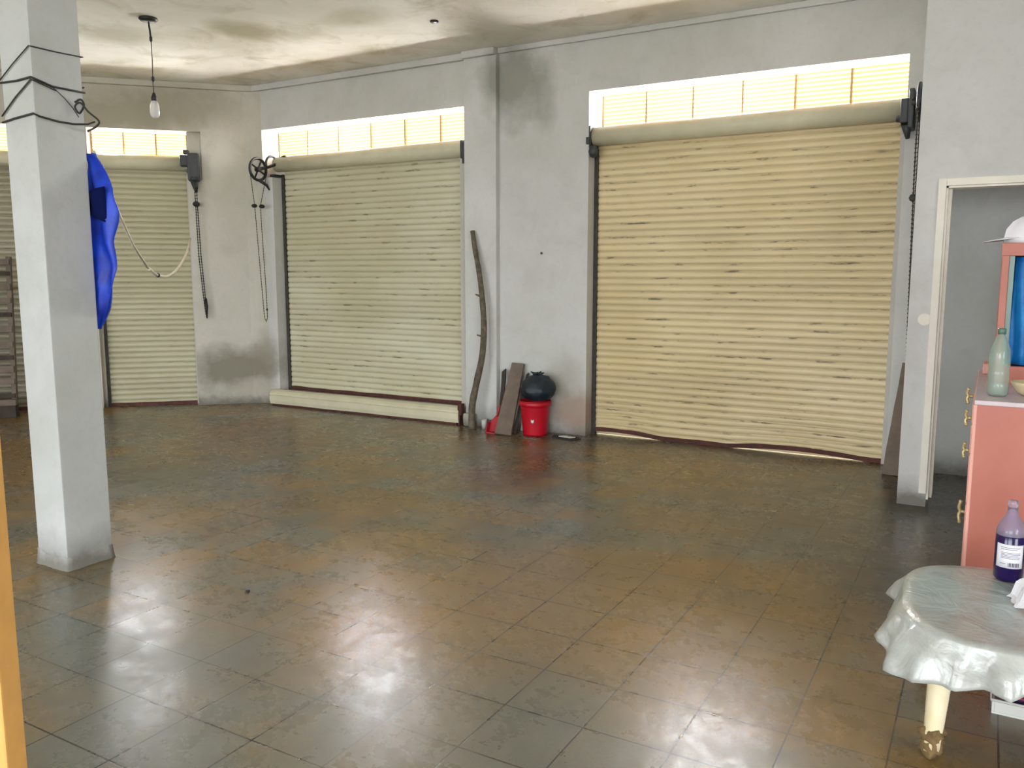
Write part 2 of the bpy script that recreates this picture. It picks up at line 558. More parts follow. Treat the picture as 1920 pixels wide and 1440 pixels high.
def spline(pts, n=8):
    """Catmull-Rom through points"""
    P = [Vector(p) for p in pts]
    P = [P[0] * 2 - P[1]] + P + [P[-1] * 2 - P[-2]]
    out = []
    for i in range(1, len(P) - 2):
        for k in range(n):
            t_ = k / n
            a, b, c_, d = P[i - 1], P[i], P[i + 1], P[i + 2]
            out.append(0.5 * ((2 * b) + (c_ - a) * t_ + (2 * a - 5 * b + 4 * c_ - d) * t_ ** 2 + (3 * b - a - 3 * c_ + d) * t_ ** 3))
    out.append(P[-2])
    return out


# ------------------------------------------------------------------ structure
H = 3.56
YB = 6.93                     # inner face of the shutter wall
TH = 0.28
CX, CY = -7.27, 6.93          # corner between the shutter wall and the chamfered wall
A45 = PI / 4
ACX = Vector((math.cos(A45), math.sin(A45), 0))
ACY = Vector((-math.sin(A45), math.cos(A45), 0))


def wa(x, y, z):
    """point of the chamfered wall: x along it (negative to the left), y outwards"""
    return Vector((CX, CY, 0)) + ACX * x + ACY * y + Vector((0, 0, z))


def struct(name, mb, mat, label, cat, loc=(0, 0, 0), rotz=0.0):
    return tag(mb.build(name, mat, None, loc, rotz), label, cat, kind='structure')


m = MB()
poly = [(-11.2, -5.4), (4.8, -5.4), (4.8, 7.21), (-7.15, 7.21), (-7.45, 7.15), (-11.2, 3.4)]
m.prism(poly, 'z', -0.12, 0.0)
struct('floor', m, M['floor'], 'worn brown and grey terrazzo tile floor with glossy patches', 'floor')
m = MB()
m.prism([(-11.6, -5.7), (5.2, -5.7), (5.2, 7.6), (-7.2, 7.6), (-7.6, 7.45), (-11.6, 3.5)], 'z', H, H + 0.2)
struct('ceiling', m, M['ceiling'], 'blotchy white plaster ceiling with water stains', 'ceiling')
m = MB()
m.box(-60, 60, -60, 60, -0.2, -0.125)
struct('ground', m, M['pavement'], 'pale concrete street outside the roller doors', 'ground')

m = MB()
m.box(-3.17, -0.615, YB + 0.20, YB + 0.34, 0.0, 0.004)  # white strip added to brighten the gap under the shutter
struct('gap_reflector', m, M['reflector'], 'added white threshold just outside the big roller shutter', 'reflector')

m = MB()
m.prism([(6.0, 12.6), (-9.0, 12.6), (-17.0, 4.6), (-17.6, 5.2), (-9.4, 13.6), (6.0, 13.6)], 'z', -0.13, 8.5)  # unseen house front, added to block the sky behind the louvres
struct('wall_sky_blocker', m, M['facade'], 'added sand coloured house front across the street, dimming the sky behind the louvres', 'wall')

# shutter wall, with stepped openings
B1L, B1R, B1T = -7.17, -4.45, 3.08
B2L, B2R, B2T = -3.17, -0.615, 3.085
m = MB()
m.box(-7.30, B1L, YB, YB + TH, 0, H)
m.box(B1L, -7.03, YB, YB + TH, 0, 2.56)            # lower infill beside the middle shutter
m.box(B1L, B1R, YB, YB + TH, B1T, H)
m.box(B1R, B2L, YB, YB + TH, 0, H)
m.box(B2L, B2R, YB, YB + TH, B2T, H)
m.box(B2R, -0.44, YB, YB + TH, 0, H)
m.box(B1L, B1R, YB + 0.19, YB + TH, 2.5, 2.70)
m.box(B2L, B2R, YB + 0.19, YB + TH, 2.5, 2.70)
m.box(-7.17, -4.45, YB + 0.01, YB + TH, 0, 0.155)   # raised sill under the middle shutter
m.box(-0.44, 4.9, YB + 0.01, YB + TH, 0, H)
struct('wall_back', m, M['wall'], 'long white plaster wall holding the two wide roller shutters', 'wall')
m = MB()
m.box(-4.45, -4.09, YB - 0.05, YB, 0, H)
m.box(-4.16, -4.09, YB - 0.062, YB - 0.05, 0, H - 0.09)
struct('wall_pilaster', m, M['wall'], 'shallow white pilaster between the two wide roller shutters', 'wall')

# chamfered wall (local x runs to -5.1)
AL = [(-0.58, 0.02), (-1.73, -2.25), (-3.95, -5.4)]
m = MB()
m.box(-0.58, 0.06, 0, TH, 0, H)
m.box(-2.25, -1.73, 0, TH, 0, H)
m.box(-5.6, -3.95, 0, TH, 0, H)
m.box(-1.73, -0.58, 0, TH, 3.045, H)
m.box(-3.95, -2.25, 0, TH, 3.045, H)
m.box(-1.73, -0.735, 0.19, TH, 2.5, 2.68)
m.box(-3.95, -2.25, 0.19, TH, 2.5, 2.68)
m.box(-0.735, -0.58, 0.07, TH, 2.52, 3.045)
m.box(-0.735, -0.58, 0.0, TH, 0.0, 2.52)
m.box(-1.735, -1.706, 0.10, TH, 0, 2.6)
struct('wall_left', m, M['wall_warm'], 'angled plaster wall at the left with the narrow roller shutter', 'wall', (CX, CY, 0), A45)

m = MB()
m.box(-11.4, -11.2, -5.6, 3.5, 0, H)
struct('wall_far_left', m, M['wall_warm'], 'plain plaster wall beyond the left edge of view', 'wall')
m = MB()
m.box(4.8, 5.0, -5.6, -4.3, 0, H)
m.box(4.8, 5.0, -0.1, 6.05, 0, H)
m.box(4.8, 5.0, 6.05, 7.3, 2.6, H)
m.box(4.8, 5.0, -4.3, -0.1, 3.05, H)
struct('wall_right', m, M['wall'], 'plain plaster wall beyond the right edge of view', 'wall')
m = MB()
m.box(-11.4, -8.4, -5.6, -5.4, 0, H)
m.box(-4.0, -2.8, -5.6, -5.4, 0, H)
m.box(1.6, 5.0, -5.6, -5.4, 0, H)
m.box(-11.4, 5.0, -5.6, -5.4, 3.05, H)
struct('wall_rear', m, M['wall'], 'rear wall behind the viewer with two wide open doorways', 'wall')

# projecting wall with the small doorway, right
PX, PY = -0.44, 5.87
DL, DR, DT = -0.27, 0.52, 2.03
m = MB()
m.box(PX, DL - 0.0, PY, PY + 0.13, 0, H)
m.box(DL, DR, PY, PY + 0.13, DT, H)
m.box(DR, 4.9, PY, PY + 0.13, 0, H)
m.box(PX, PX + 0.10, PY + 0.13, YB, 0, H)
struct('wall_doorway', m, M['wall'], 'projecting plaster wall at the right with the small doorway', 'wall')
d = bpy.data.objects.new('door_1', None)
col.objects.link(d)
d.location = (DL, PY, 0)
tag(d, 'white framed open doorway right of the big roller shutter', 'doorway', kind='structure')
m = MB()
m.box(-0.045, 0.0, -0.022, 0.0, 0.09, DT + 0.045, 0.004)
m.box(0.0, DR - DL, -0.022, 0.0, DT, DT + 0.045, 0.004)
m.box(DR - DL, DR - DL + 0.045, -0.022, 0.0, 0.09, DT + 0.045, 0.004)
m.box(0.0, 0.012, 0.0, 0.13, 0.05, DT)
m.box(0.0, 0.03, 0.06, 0.13, 0.05, DT - 0.012, 0.003)
m.box(0.0, DR - DL, 0.0, 0.13, DT - 0.012, DT)
m.build('door_frame', M['white_paint'], d)
# cornice
m = MB()
m.box(-7.27, -4.45, YB - 0.05, YB, H - 0.065, H, 0.012)
m.box(-4.45, -4.09, YB - 0.10, YB - 0.05, H - 0.065, H, 0.012)
m.box(-4.09, PX, YB - 0.035, YB, H - 0.05, H, 0.012)
struct('trim_1', m, M['wall'], 'narrow plaster cornice along the top of the back wall', 'cornice')
m = MB()
m.box(-5.5, 0.0, -0.05, 0.0, H - 0.065, H, 0.012)
struct('trim_2', m, M['wall_warm'], 'narrow plaster cornice along the top of the angled left wall', 'cornice', (CX, CY, 0), A45)
# swept fillet softening the room corner
m = MB()
pp = [wa(-0.13, 0, 0), wa(-0.07, -0.012, 0), Vector((CX + 0.035, CY - 0.022, 0)), Vector((CX + 0.08, CY - 0.010, 0)), Vector((CX + 0.10, CY, 0)), Vector((CX, CY + 0.03, 0))]
m.prism([(p.x, p.y) for p in pp], 'z', 0, H - 0.06)
struct('wall_corner_fillet', m, M['wall_warm'], 'rounded plaster corner between the back and angled walls', 'wall')

# the square pillar
m = MB()
m.box(-4.215, -3.965, 2.41, 2.66, 0, H, 0.006)
pil = tag(m.build('concrete_pillar', M['pillar']), 'square white plastered pillar rising from the tile floor at left', 'pillar')
m = MB()
def skirt(u, v):
    a = 2 * PI * u
    ca, sa = math.cos(a), math.sin(a)
    k = 1 / max(abs(ca), abs(sa))
    w = 0.1265 + (0.010 + 0.014 * mn.noise(Vector((ca * 3, sa * 3, 1)))) * (1 - v) ** 1.6
    return (-4.09 + ca * k * w, 2.535 + sa * k * w, 0.001 + v * (0.07 + 0.03 * mn.noise(Vector((ca * 2, sa * 2, 5)))))
m.grid(skirt, 48, 5)
m.build('cement_skirt', M['pillar'], pil)

# ------------------------------------------------------------------ louvred transoms
def transom(name, label, x0, x1, z0, z1, panels, loc, rotz, y=0.22, gap=0.0):
    w = thing(name, label, 'window', loc, rotz, kind='structure')
    m = MB()
    m.box(x0 + gap, x0 + gap + 0.022, y - 0.02, y + 0.02, z0, z1 - 0.012)
    m.box(x1 - 0.018, x1, y - 0.02, y + 0.02, z0, z1 - 0.012)
    m.box(x0, x1, y - 0.03, y + 0.03, z0 - 0.09, z0 + 0.004)
    m.build('window_frame', M['frame_brown'], w)
    m = MB()
    for k in range(1, panels):
        xx = x0 + gap + (x1 - x0 - gap) * k / panels
        m.box(xx - 0.008, xx + 0.008, y - 0.016, y + 0.016, z0, z1 - 0.01)
    m.build('mullion', M['frame_brown'], w)
    m = MB()
    n = 9
    for k in range(n):
        zz = z0 + 0.02 + (z1 - z0 - 0.035) * k / (n - 1)
        R = Matrix.Translation((0, y, zz)) @ Matrix.Rotation(math.radians(8), 4, 'X')
        m.box(x0 + gap + 0.02, x1 - 0.018, -0.004, 0.004, -0.0082, 0.0082, mat=R)
    m.build('louvre_slats', M['slat'], w)
    return w

ZB = 2.775
transom('window_1', 'wide louvred transom above the big right roller shutter', B2L, B2R, ZB, B2T, 6, (0, YB, 0), 0, gap=0.035)
transom('window_2', 'louvred transom above the middle roller shutter', B1L, B1R, ZB, B1T, 6, (0, YB, 0), 0, gap=0.045)
transom('window_3', 'louvred transom above the narrow shutter behind the blue cloth', -1.73, -0.735, ZB - 0.02, 3.045, 3, (CX, CY, 0), A45, y=0.2)
transom('window_4', 'louvred transom at the far left edge behind the pillar', -3.95, -2.25, ZB - 0.02, 3.045, 4, (CX, CY, 0), A45, y=0.2)


# ------------------------------------------------------------------ roller shutters
def curtain_mesh(x0, x1, z0, z1, y, pitch=0.0605, bend=None):
    m = MB()
    zs = []
    k0 = math.floor(z0 / pitch)
    z = z0
    samples = []
    K = 8
    i = k0 * K
    while True:
        zz = i * pitch / K
        i += 1
        if zz < z0:
            continue
        if zz > z1:
            break
        fr = (zz / pitch) % 1.0
        if fr > 0.9999:
            fr = 0
        d = 0.014 * math.sqrt(max(0, math.sin(PI * fr)))
        samples.append((y - d, zz))
    nx = 24
    def fn(u, v):
        idx = round(v * (len(samples) - 1))
        yy, zz = samples[idx]
        x = x0 + (x1 - x0) * u
        yy += 0.006 * mn.noise(Vector((x * 1.5, zz * 0.8, 2.0)))
        if bend:
            zz = zz + bend(x) * max(0, 1 - (zz - z0) / 0.4)
        return (x, yy, zz)
    m.grid(fn, nx, len(samples) - 1)
    # plain rear face so that the curtain is a solid sheet
    vs = [m.bm.verts.new(p) for p in [(x0, y + 0.012, z0), (x1, y + 0.012, z0), (x1, y + 0.012, z1), (x0, y + 0.012, z1)]]
    m.bm.faces.new(vs[::-1])
    return m


def shutter(label, x0, x1, z0, loc, rotz, mat, group=None, bend=None, rail=True, brl=(0, 0), guide=(1, 1)):
    s = thing('roller_shutter', label, 'roller shutter', loc, rotz, group)
    yc = 0.16
    curtain_mesh(x0, x1, z0, 2.70, yc, bend=bend).build('shutter_curtain', mat, s, fix=False)
    m = MB()
    n = 24
    prof = []
    bx0, bx1 = x0 - brl[0], x1 + brl[1]
    # rolled coil: cylinder with a lapped slat edge
    ring = []
    for k in range(n):
        a = 2 * PI * k / n
        r = 0.078 + 0.006 * (k / n)
        ring.append((0.085 + r * math.cos(a), 2.705 + r * math.sin(a)))
    m.prism(ring, 'x', bx0, bx1, smooth=True)
    m.build('barrel', M['cream'], s)
    if rail:
        m = MB()
        nseg = 30
        def rb(u, v):
            x = x0 + (x1 - x0) * u
            dz = bend(x) if bend else 0
            p = [(yc - 0.028, z0 + 0.035), (yc - 0.030, z0 - 0.004), (yc + 0.02, z0 - 0.004), (yc + 0.02, z0 + 0.02)][round(v * 3)]
            return (x, p[0], p[1] + dz + (0.010 * mn.noise(Vector((x * 4, 0, 1))) if v == 0 else 0))
        m.grid(rb, nseg, 3, smooth=False)
        m.build('bottom_rail', M['rust'], s)
    for k, (sx, xx) in enumerate(((-1, x0), (1, x1))):
        if not guide[k]:
            continue
        m = MB()
        a, b = (xx - 0.035, xx + 0.004) if sx < 0 else (xx - 0.004, xx + 0.03)
        m.box(a, b, yc - 0.03, yc - 0.022, 0.0 if z0 < 0.1 else 0.157, 2.60)
        m.box(a, b, yc + 0.016, yc + 0.022, 0.0 if z0 < 0.1 else 0.157, 2.60)
        a2, b2 = (a, a + 0.006) if sx < 0 else (b - 0.006, b)
        m.box(a2, b2, yc - 0.022, yc + 0.016, 0.0 if z0 < 0.1 else 0.157, 2.60)
        m.build('guide_rail', M['guide'] if sx < 0 else M['guide_light'], s)  # left rail dark, right rail pale
    return s


def bend_big(x):
    # the rail hangs clear of the floor in two places, bowed like the worn slab under it
    t_ = (x + 3.13) / 2.48
    return 0.034 * max(0.0, math.cos((t_ - 0.08) * PI / 0.36)) * (t_ < 0.28) + 0.030 * max(0.0, math.sin((t_ - 0.5) * PI / 0.46)) * (0.5 < t_ < 0.96)


sb = shutter('wide yellowed cream roller shutter, the largest, light showing under it', -3.135, -0.655, 0.006, (0, YB, 0), 0, M['sh_big'], bend=bend_big, brl=(0.02, 0.0))
sm_ = shutter('middle roller shutter in greenish cream behind the low cream beam', -6.99, -4.585, 0.165, (0, YB, 0), 0, M['sh_mid'], brl=(0.04, 0.06), guide=(1, 1))
ss = shutter('narrow olive cream roller shutter right of the pillar', -1.68, -0.755, 0.004, (CX, CY, 0), A45, M['sh_small'], brl=(0.02, 0.02))
sf = shutter('far left brownish roller shutter mostly hidden behind the pillar', -3.92, -2.28, 0.004, (CX, CY, 0), A45, M['sh_far'])

# white jamb strip closing the opening right of the big curtain and left/right of the others
m = MB()
m.box(-0.625, -0.60, 0.02, 0.14, 0, 2.6)
m.build('jamb_strip', M['guide_light'], sb)
m = MB()
m.box(-4.585 + 0.03, -4.449, 0.03, 0.188, 0.157, 2.62)
m.build('jamb_strip', M['guide_light'], sm_)


# --- hand chain gear of the middle shutter: spoked wheel, guard, bracket, loop of chain
def ring_pts(c, r, axis='x', n=28, a0=0, a1=2 * PI, closed=True):
    out = []
    N = n if closed else n + 1
    for k in range(N):
        a = a0 + (a1 - a0) * k / n
        if axis == 'x':
            out.append((c[0], c[1] + r * math.cos(a), c[2] + r * math.sin(a)))
        else:
            out.append((c[0] + r * math.cos(a), c[1], c[2] + r * math.sin(a)))
    return out


def chain_mesh(pts, link=0.03, r=0.0035):
    m = MB()
    m.tube(pts, r, 6)
    L = 0
    P = [Vector(p) for p in pts]
    for a, b in zip(P, P[1:]):
        seg = (b - a).length
        n = max(1, int(seg / link))
        for k in range(n):
            m.ball(a.lerp(b, (k + 0.5) / n), r * 1.9, 1)
    return m


# local frame of shutter: wall face at y=0, room is -y
wc = (-7.10, -0.14, 2.635)
m = MB()
m.tube(ring_pts(wc, 0.118), 0.016, 8, closed=True)
for k in range(4):
    a = PI / 4 + k * PI / 2 + 0.3
    m.tube([wc, (wc[0], wc[1] + 0.115 * math.cos(a), wc[2] + 0.115 * math.sin(a))], 0.010, 6)
m.tube([(wc[0] - 0.03, wc[1], wc[2]), (wc[0] + 0.03, wc[1], wc[2])], 0.026, 12)
w = m.build('chain_wheel', M['black'], sm_)
m = MB()
m.tube([(wc[0], wc[1], wc[2]), (wc[0] + 0.05, wc[1] + 0.10, wc[2] + 0.03), (-6.98, 0.02, 2.70)], 0.016, 8)
m.tube(ring_pts((-7.03, 0.0, 2.70), 0.085, a0=-0.3, a1=PI + 0.5, n=18, closed=False), 0.012, 8)
m.tube([(-7.03, 0.085, 2.72), (-6.98, 0.07, 2.775), (-6.86, 0.04, 2.782)], 0.011, 6)
m.box(-7.06, -6.99, -0.01, 0.12, 2.565, 2.59, 0.004)
m.tube([(wc[0], wc[1] + 0.01, 2.52), (-7.09, -0.03, 2.47), (-7.08, 0.0, 2.42)], [0.02, 0.016, 0.008], 8)
m.build('gear_bracket', M['black'], sm_)
lo = 0.95
pA = [(wc[0] - 0.005, wc[1] - 0.118, 2.63), (wc[0] - 0.01, -0.20, 2.24), (wc[0], -0.17, 1.6), (-7.105, -0.125, lo + 0.05), (-7.10, -0.105, lo), (-7.10, -0.085, lo + 0.05), (-7.10, -0.09, 1.3), (-7.10, -0.12, 2.0), (wc[0] + 0.0, -0.125, 2.24), (wc[0] + 0.0, -0.03, 2.55)]
chain_mesh(pA).build('pull_chain', M['chain'], sm_)
for yy in (-0.215, -0.105):
    m = MB()
    m.lathe([(0, -0.022), (0.022, -0.018), (0.034, 0), (0.022, 0.018), (0, 0.022)], (wc[0], yy, 2.235), 14)
    m.build('chain_stop', M['black'], sm_)
m = MB()
m.ball((-7.10, -0.087, 1.09), 0.013, 1)
m.build('chain_connector', M['black'], sm_)
# right end bearing of the middle barrel
m = MB()
m.box(-4.53, -4.51, 0.0, 0.17, 2.60, 2.77, 0.004)
m.tube([(-4.54, 0.06, 2.70), (-4.47, 0.06, 2.70)], 0.03, 12)
m.box(-4.51, -4.475, 0.0, 0.012, 2.55, 2.75, 0.003)
m.build('barrel_bearing', M['darkgrey'], sm_)

# big shutter: left bearing
m = MB()
m.box(-3.165, -3.15, -0.01, 0.16, 2.60, 2.79, 0.004)
m.tube([(-3.17, 0.05, 2.70), (-3.10, 0.05, 2.70)], 0.022, 12)
m.box(-3.185, -3.155, -0.03, -0.005, 2.63, 2.69, 0.003)
m.lathe([(0, -0.05), (0.025, -0.04), (0.045, 0.0), (0.035, 0.05), (0, 0.06)], (-3.125, 0.0, 2.56), 14)
m.build('barrel_bearing', M['darkgrey'], sb)
# right gear box, wheel and chain
m = MB()
m.box(-0.64, -0.585, -0.19, 0.06, 2.57, 2.74, 0.012)
m.lathe([(0, -0.02), (0.05, -0.02), (0.05, 0.02), (0, 0.02)], (-0.63, -0.05, 2.62), 14)
m.box(-0.585, -0.55, -0.22, 0.0, 2.53, 2.80, 0.01)
m.tube([(-0.70, 0.085, 2.70), (-0.60, 0.03, 2.69)], 0.03, 12)
m.tube([(-0.60, -0.12, 2.57), (-0.59, -0.08, 2.47)], [0.04, 0.014], 10)
m.build('gear_housing', M['darkgrey'], sb)
wc2 = (-0.515, -0.20, 2.70)
m = MB()
m.tube(ring_pts(wc2, 0.125), 0.014, 8, closed=True)
for k in range(4):
    a = k * PI / 2 + 0.2
    m.tube([wc2, (wc2[0], wc2[1] + 0.12 * math.cos(a), wc2[2] + 0.12 * math.sin(a))], 0.010, 6)
m.tube([(wc2[0] - 0.05, wc2[1], wc2[2]), (wc2[0] + 0.02, wc2[1], wc2[2])], 0.03, 12)
m.build('chain_wheel', M['black'], sb)
pts = [(-0.515, -0.325, 2.69), (-0.515, -0.30, 2.2), (-0.505, -0.27, 1.5), (-0.495, -0.24, 0.86), (-0.495, -0.22, 0.83), (-0.495, -0.20, 0.86), (-0.505, -0.17, 1.5), (-0.515, -0.10, 2.2), (-0.515, -0.075, 2.69)]
chain_mesh(pts, r=0.0045).build('pull_chain', M['chain'], sb)
m = MB()
m.lathe([(0, -0.03), (0.02, -0.02), (0.028, 0), (0.02, 0.02), (0, 0.03)], (-0.515, -0.28, 2.03), 12)
m.build('chain_stop', M['darkgrey'], sb)

# narrow shutter gear at its right end
m = MB()
m.box(-0.72, -0.60, -0.14, -0.01, 2.50, 2.80, 0.02)
m.box(-0.80, -0.70, -0.10, 0.04, 2.66, 2.78, 0.015)
m.box(-0.76, -0.70, -0.12, -0.02, 2.79, 2.83, 0.008)
m.lathe([(0, -0.02), (0.035, -0.02), (0.035, 0.02), (0, 0.02)], (-0.66, -0.15, 2.52), 14)
m.tube([(-0.66, -0.07, 2.52), (-0.645, -0.06, 2.38)], [0.05, 0.014], 10)
m.build('gear_housing', M['darkgrey'], ss)
pts = [(-0.66, -0.11, 2.60), (-0.655, -0.10, 2.27), (-0.65, -0.09, 1.7), (-0.615, -0.08, 1.15), (-0.60, -0.075, 1.0), (-0.592, -0.07, 1.0), (-0.60, -0.065, 1.15), (-0.63, -0.055, 1.7), (-0.642, -0.05, 2.27), (-0.642, -0.05, 2.60)]
chain_mesh(pts, r=0.005).build('pull_chain', M['chain'], ss)
m = MB()
m.lathe([(0, -0.03), (0.03, -0.022), (0.04, 0), (0.03, 0.022), (0, 0.03)], (-0.65, -0.08, 2.255), 12)
m.build('chain_stop', M['black'], ss)
m = MB()
m.tube([(-0.60, -0.07, 1.22), (-0.598, -0.07, 1.12), (-0.596, -0.07, 1.02)], [0.012, 0.02, 0.008], 8)
m.build('chain_end', M['black'], ss)

# low cream box beam lying in front of the middle shutter
m = MB()
def beam_prof(x):
    k = 0.0
    return [(-0.02, 0.170), (-0.055, 0.182), (-0.095, 0.168), (-0.118, 0.142), (-0.122, 0.125), (-0.114, 0.118), (-0.124, 0.108), (-0.125, 0.06), (-0.115, 0.022), (-0.02, 0.022)]
n = 26
x0b, x1b = -7.075, -4.50
pr = beam_prof(0)
rings = []
for i in range(n + 1):
    x = x0b + (x1b - x0b) * i / n
    rings.append([m.bm.verts.new((x, YB + a, b + 0.004 * mn.noise(Vector((x * 2, b * 8, 0))))) for a, b in pr])
for i in range(n):
    for k in range(len(pr)):
        f = m.bm.faces.new([rings[i][k], rings[i][(k + 1) % len(pr)], rings[i + 1][(k + 1) % len(pr)], rings[i + 1][k]])
        f.smooth = False
m.bm.faces.new(rings[0])
m.bm.faces.new(rings[-1])
bt = thing('metal_beam', 'long low cream metal beam lying on the floor below the middle shutter', 'beam', (0, 0, 0))
m.build('beam_body', M['cream'], bt)
m = MB()
m.box(x0b + 0.02, x1b - 0.03, YB - 0.112, YB - 0.02, 0.0, 0.03, 0.004)
m.build('beam_foot', M['rust'], bt)
m = MB()
m.box(x1b - 0.012, x1b + 0.035, YB - 0.115, YB - 0.055, 0.10, 0.215, 0.006)
m.box(x1b - 0.012, x1b + 0.01, YB - 0.11, YB - 0.055, 0.0, 0.10, 0.006)
m.build('end_bracket', M['rust'], bt)
# rubble sill right of the beam
m = MB()
m.box(-4.44, -4.33, YB - 0.13, YB - 0.052, 0, 0.13, 0.02)
tag(m.build('cement_block', M['wall_warm']), 'small cement block at the right end of the low cream beam', 'block')

# ------------------------------------------------------------------ pendant bulb and ceiling rose
lx, ly = -6.08, 4.71
p = thing('pendant_bulb', 'bare glass bulb hanging on a thin black wire from the ceiling', 'light bulb', (lx, ly, 2.77))
def L(z):
    return z - 2.77
m = MB()
m.lathe([(0, 0), (0.025, 0.004), (0.036, 0.022), (0.038, 0.05), (0.036, 0.10), (0.028, 0.125), (0.018, 0.14), (0.0, 0.142)], (0, 0, 0), 20)
m.build('glass_bulb', M['bulb'], p)
m = MB()
m.tube([(0, 0, 0.05), (0.008, 0, 0.10), (0, 0, 0.13)], 0.008, 8)
m.build('filament_stem', M['offwhite'], p)
m = MB()
m.lathe([(0, 0.128), (0.021, 0.130), (0.023, 0.16), (0.015, 0.185), (0.010, 0.20), (0, 0.205)], (0, 0, 0), 16)
m.build('lamp_socket', M['black'], p)
m = MB()
m.tube(spline([(0, 0, 0.20), (-0.004, 0.0, 0.30), (0.002, 0, 0.45), (0, 0, 0.62)], 5), 0.0035, 6)
m.tube(spline([(0, 0, 0.62), (-0.006, 0, 0.68), (-0.012, 0, 0.72), (-0.02, 0, 0.785)], 4), 0.008, 6)
m.ball((0, 0, 0.31), 0.018, 1, scale=(0.8, 0.8, 1.5))
m.ball((0, 0, 0.625), 0.015, 1, scale=(0.9, 0.9, 2.2))
m.build('wire', M['black'], p)
m = MB()
m.lathe([(0, 0.79), (0.07, 0.79), (0.074, 0.778), (0.06, 0.764), (0.02, 0.758), (0, 0.758)], (-0.02, 0, 0), 24)
m.build('ceiling_rose', M['black'], p)
m = MB()
m.lathe([(0, 0), (0.034, 0), (0.036, -0.008), (0.03, -0.014), (0, -0.014)], (-4.12, 5.93, H), 20)
tag(m.build('ceiling_outlet', M['black']), 'small black round outlet on the ceiling, no bulb hanging', 'outlet')

# ------------------------------------------------------------------ black cable wound round the pillar
EX, SY = -3.96, 2.405      # east face x, south face y
yw = SY - 0.004
xe = EX + 0.001
def S(x, z):
    return (x, yw, z)
def E_(y, z):
    return (xe, y, z)
ca = thing('electric_cable', 'thin black cable wound around the upper part of the pillar', 'cable', (-4.09, 2.535, 0))
def cab(pts, r=0.0042, name='cable_strand'):
    m = MB()
    m.tube([Vector(q) - Vector((-4.09, 2.535, 0)) for q in pts], r, 6)
    return m.build(name, M['cable'], ca)
cab([S(-4.22, 2.42), S(-4.10, 2.485), S(-3.962, 2.55), E_(2.42, 2.55), E_(2.54, 2.55), E_(2.67, 2.555)], 0.003)
cab([S(-4.22, 2.41), S(-4.08, 2.405), S(-3.962, 2.41), E_(2.42, 2.405), E_(2.5, 2.385), E_(2.58, 2.385), E_(2.668, 2.385)], 0.005)
cab([S(-4.22, 2.255), S(-4.10, 2.33), S(-3.962, 2.40), E_(2.42, 2.395), E_(2.52, 2.37)], 0.004)
cab([S(-4.22, 2.225), S(-4.12, 2.235), S(-4.04, 2.24), S(-3.962, 2.245), E_(2.43, 2.235), E_(2.52, 2.225), E_(2.60, 2.225), E_(2.672, 2.235), (EX + 0.02, 2.70, 2.25)], 0.005)
cab([E_(2.50, 2.385), E_(2.56, 2.34), E_(2.60, 2.30), (xe + 0.01, 2.62, 2.26)], 0.002)
cab(spline([E_(2.61, 2.33), (xe + 0.02, 2.63, 2.345), (xe + 0.02, 2.645, 2.32), (xe + 0.01, 2.625, 2.28), E_(2.61, 2.31), (xe + 0.015, 2.63, 2.33), (xe + 0.03, 2.66, 2.29), (xe + 0.05, 2.70, 2.25), (xe + 0.03, 2.69, 2.22), (xe, 2.668, 2.20)], 5), 0.005, 'cable_knot')
# north side tail, closing the winding behind the pillar
for zz in (2.555, 2.41, 2.235):
    cab([(xe, 2.664, zz), (-4.0, 2.664, zz), (-4.2, 2.664, zz), (-4.219, 2.60, zz), (-4.219, 2.42, zz - 0.005)], 0.004)

# ------------------------------------------------------------------ blue cloth hanging behind the pillar
fl = thing('blue_cloth', 'royal blue cloth hanging from the back edge of the pillar', 'cloth', (-3.9, 2.68, 1.25))
def cloth_edge(z):
    # half-outline: right edge offset from the pillar as a function of height
    pts = [(1.20, -0.085), (1.25, -0.045), (1.32, 0.02), (1.42, 0.09), (1.52, 0.125), (1.66, 0.105), (1.82, 0.125), (1.92, 0.105), (2.00, 0.045), (2.08, -0.02), (2.20, -0.08)]
    for (a, b), (c_, d_) in zip(pts, pts[1:]):
        if z <= c_:
            k = (z - a) / (c_ - a)
            return b + (d_ - b) * k
    return 0
m = MB()
def clothf(u, v):
    z = 1.21 + v * 0.89
    e = cloth_edge(z)
    w_ = e + 0.10
    x = -0.15 + u * w_
    yy = 0.020 * math.sin(u * 9 + v * 7) + 0.02 * mn.noise(Vector((u * 3, v * 6, 0))) + 0.02
    return (x + 0.006 * math.sin(v * 22), yy + u * 0.0, z - 1.25)
m.grid(clothf, 10, 40, thick=0.003)
m.build('cloth_sheet', M['blue'], fl)
m = MB()
def patch(u, v):
    z = 1.76 + v * 0.14 + u * 0.03
    return (-0.100 + u * 0.125, 0.004 - 0.028 * math.sin(PI * u) * (0.6 + 0.4 * v), z - 1.25 + 0.10 * (1 - v) * (0.5 - u) * 0.8)
m.grid(patch, 8, 6, thick=0.003)
m.build('dark_fold', M['blue_dark'], fl)

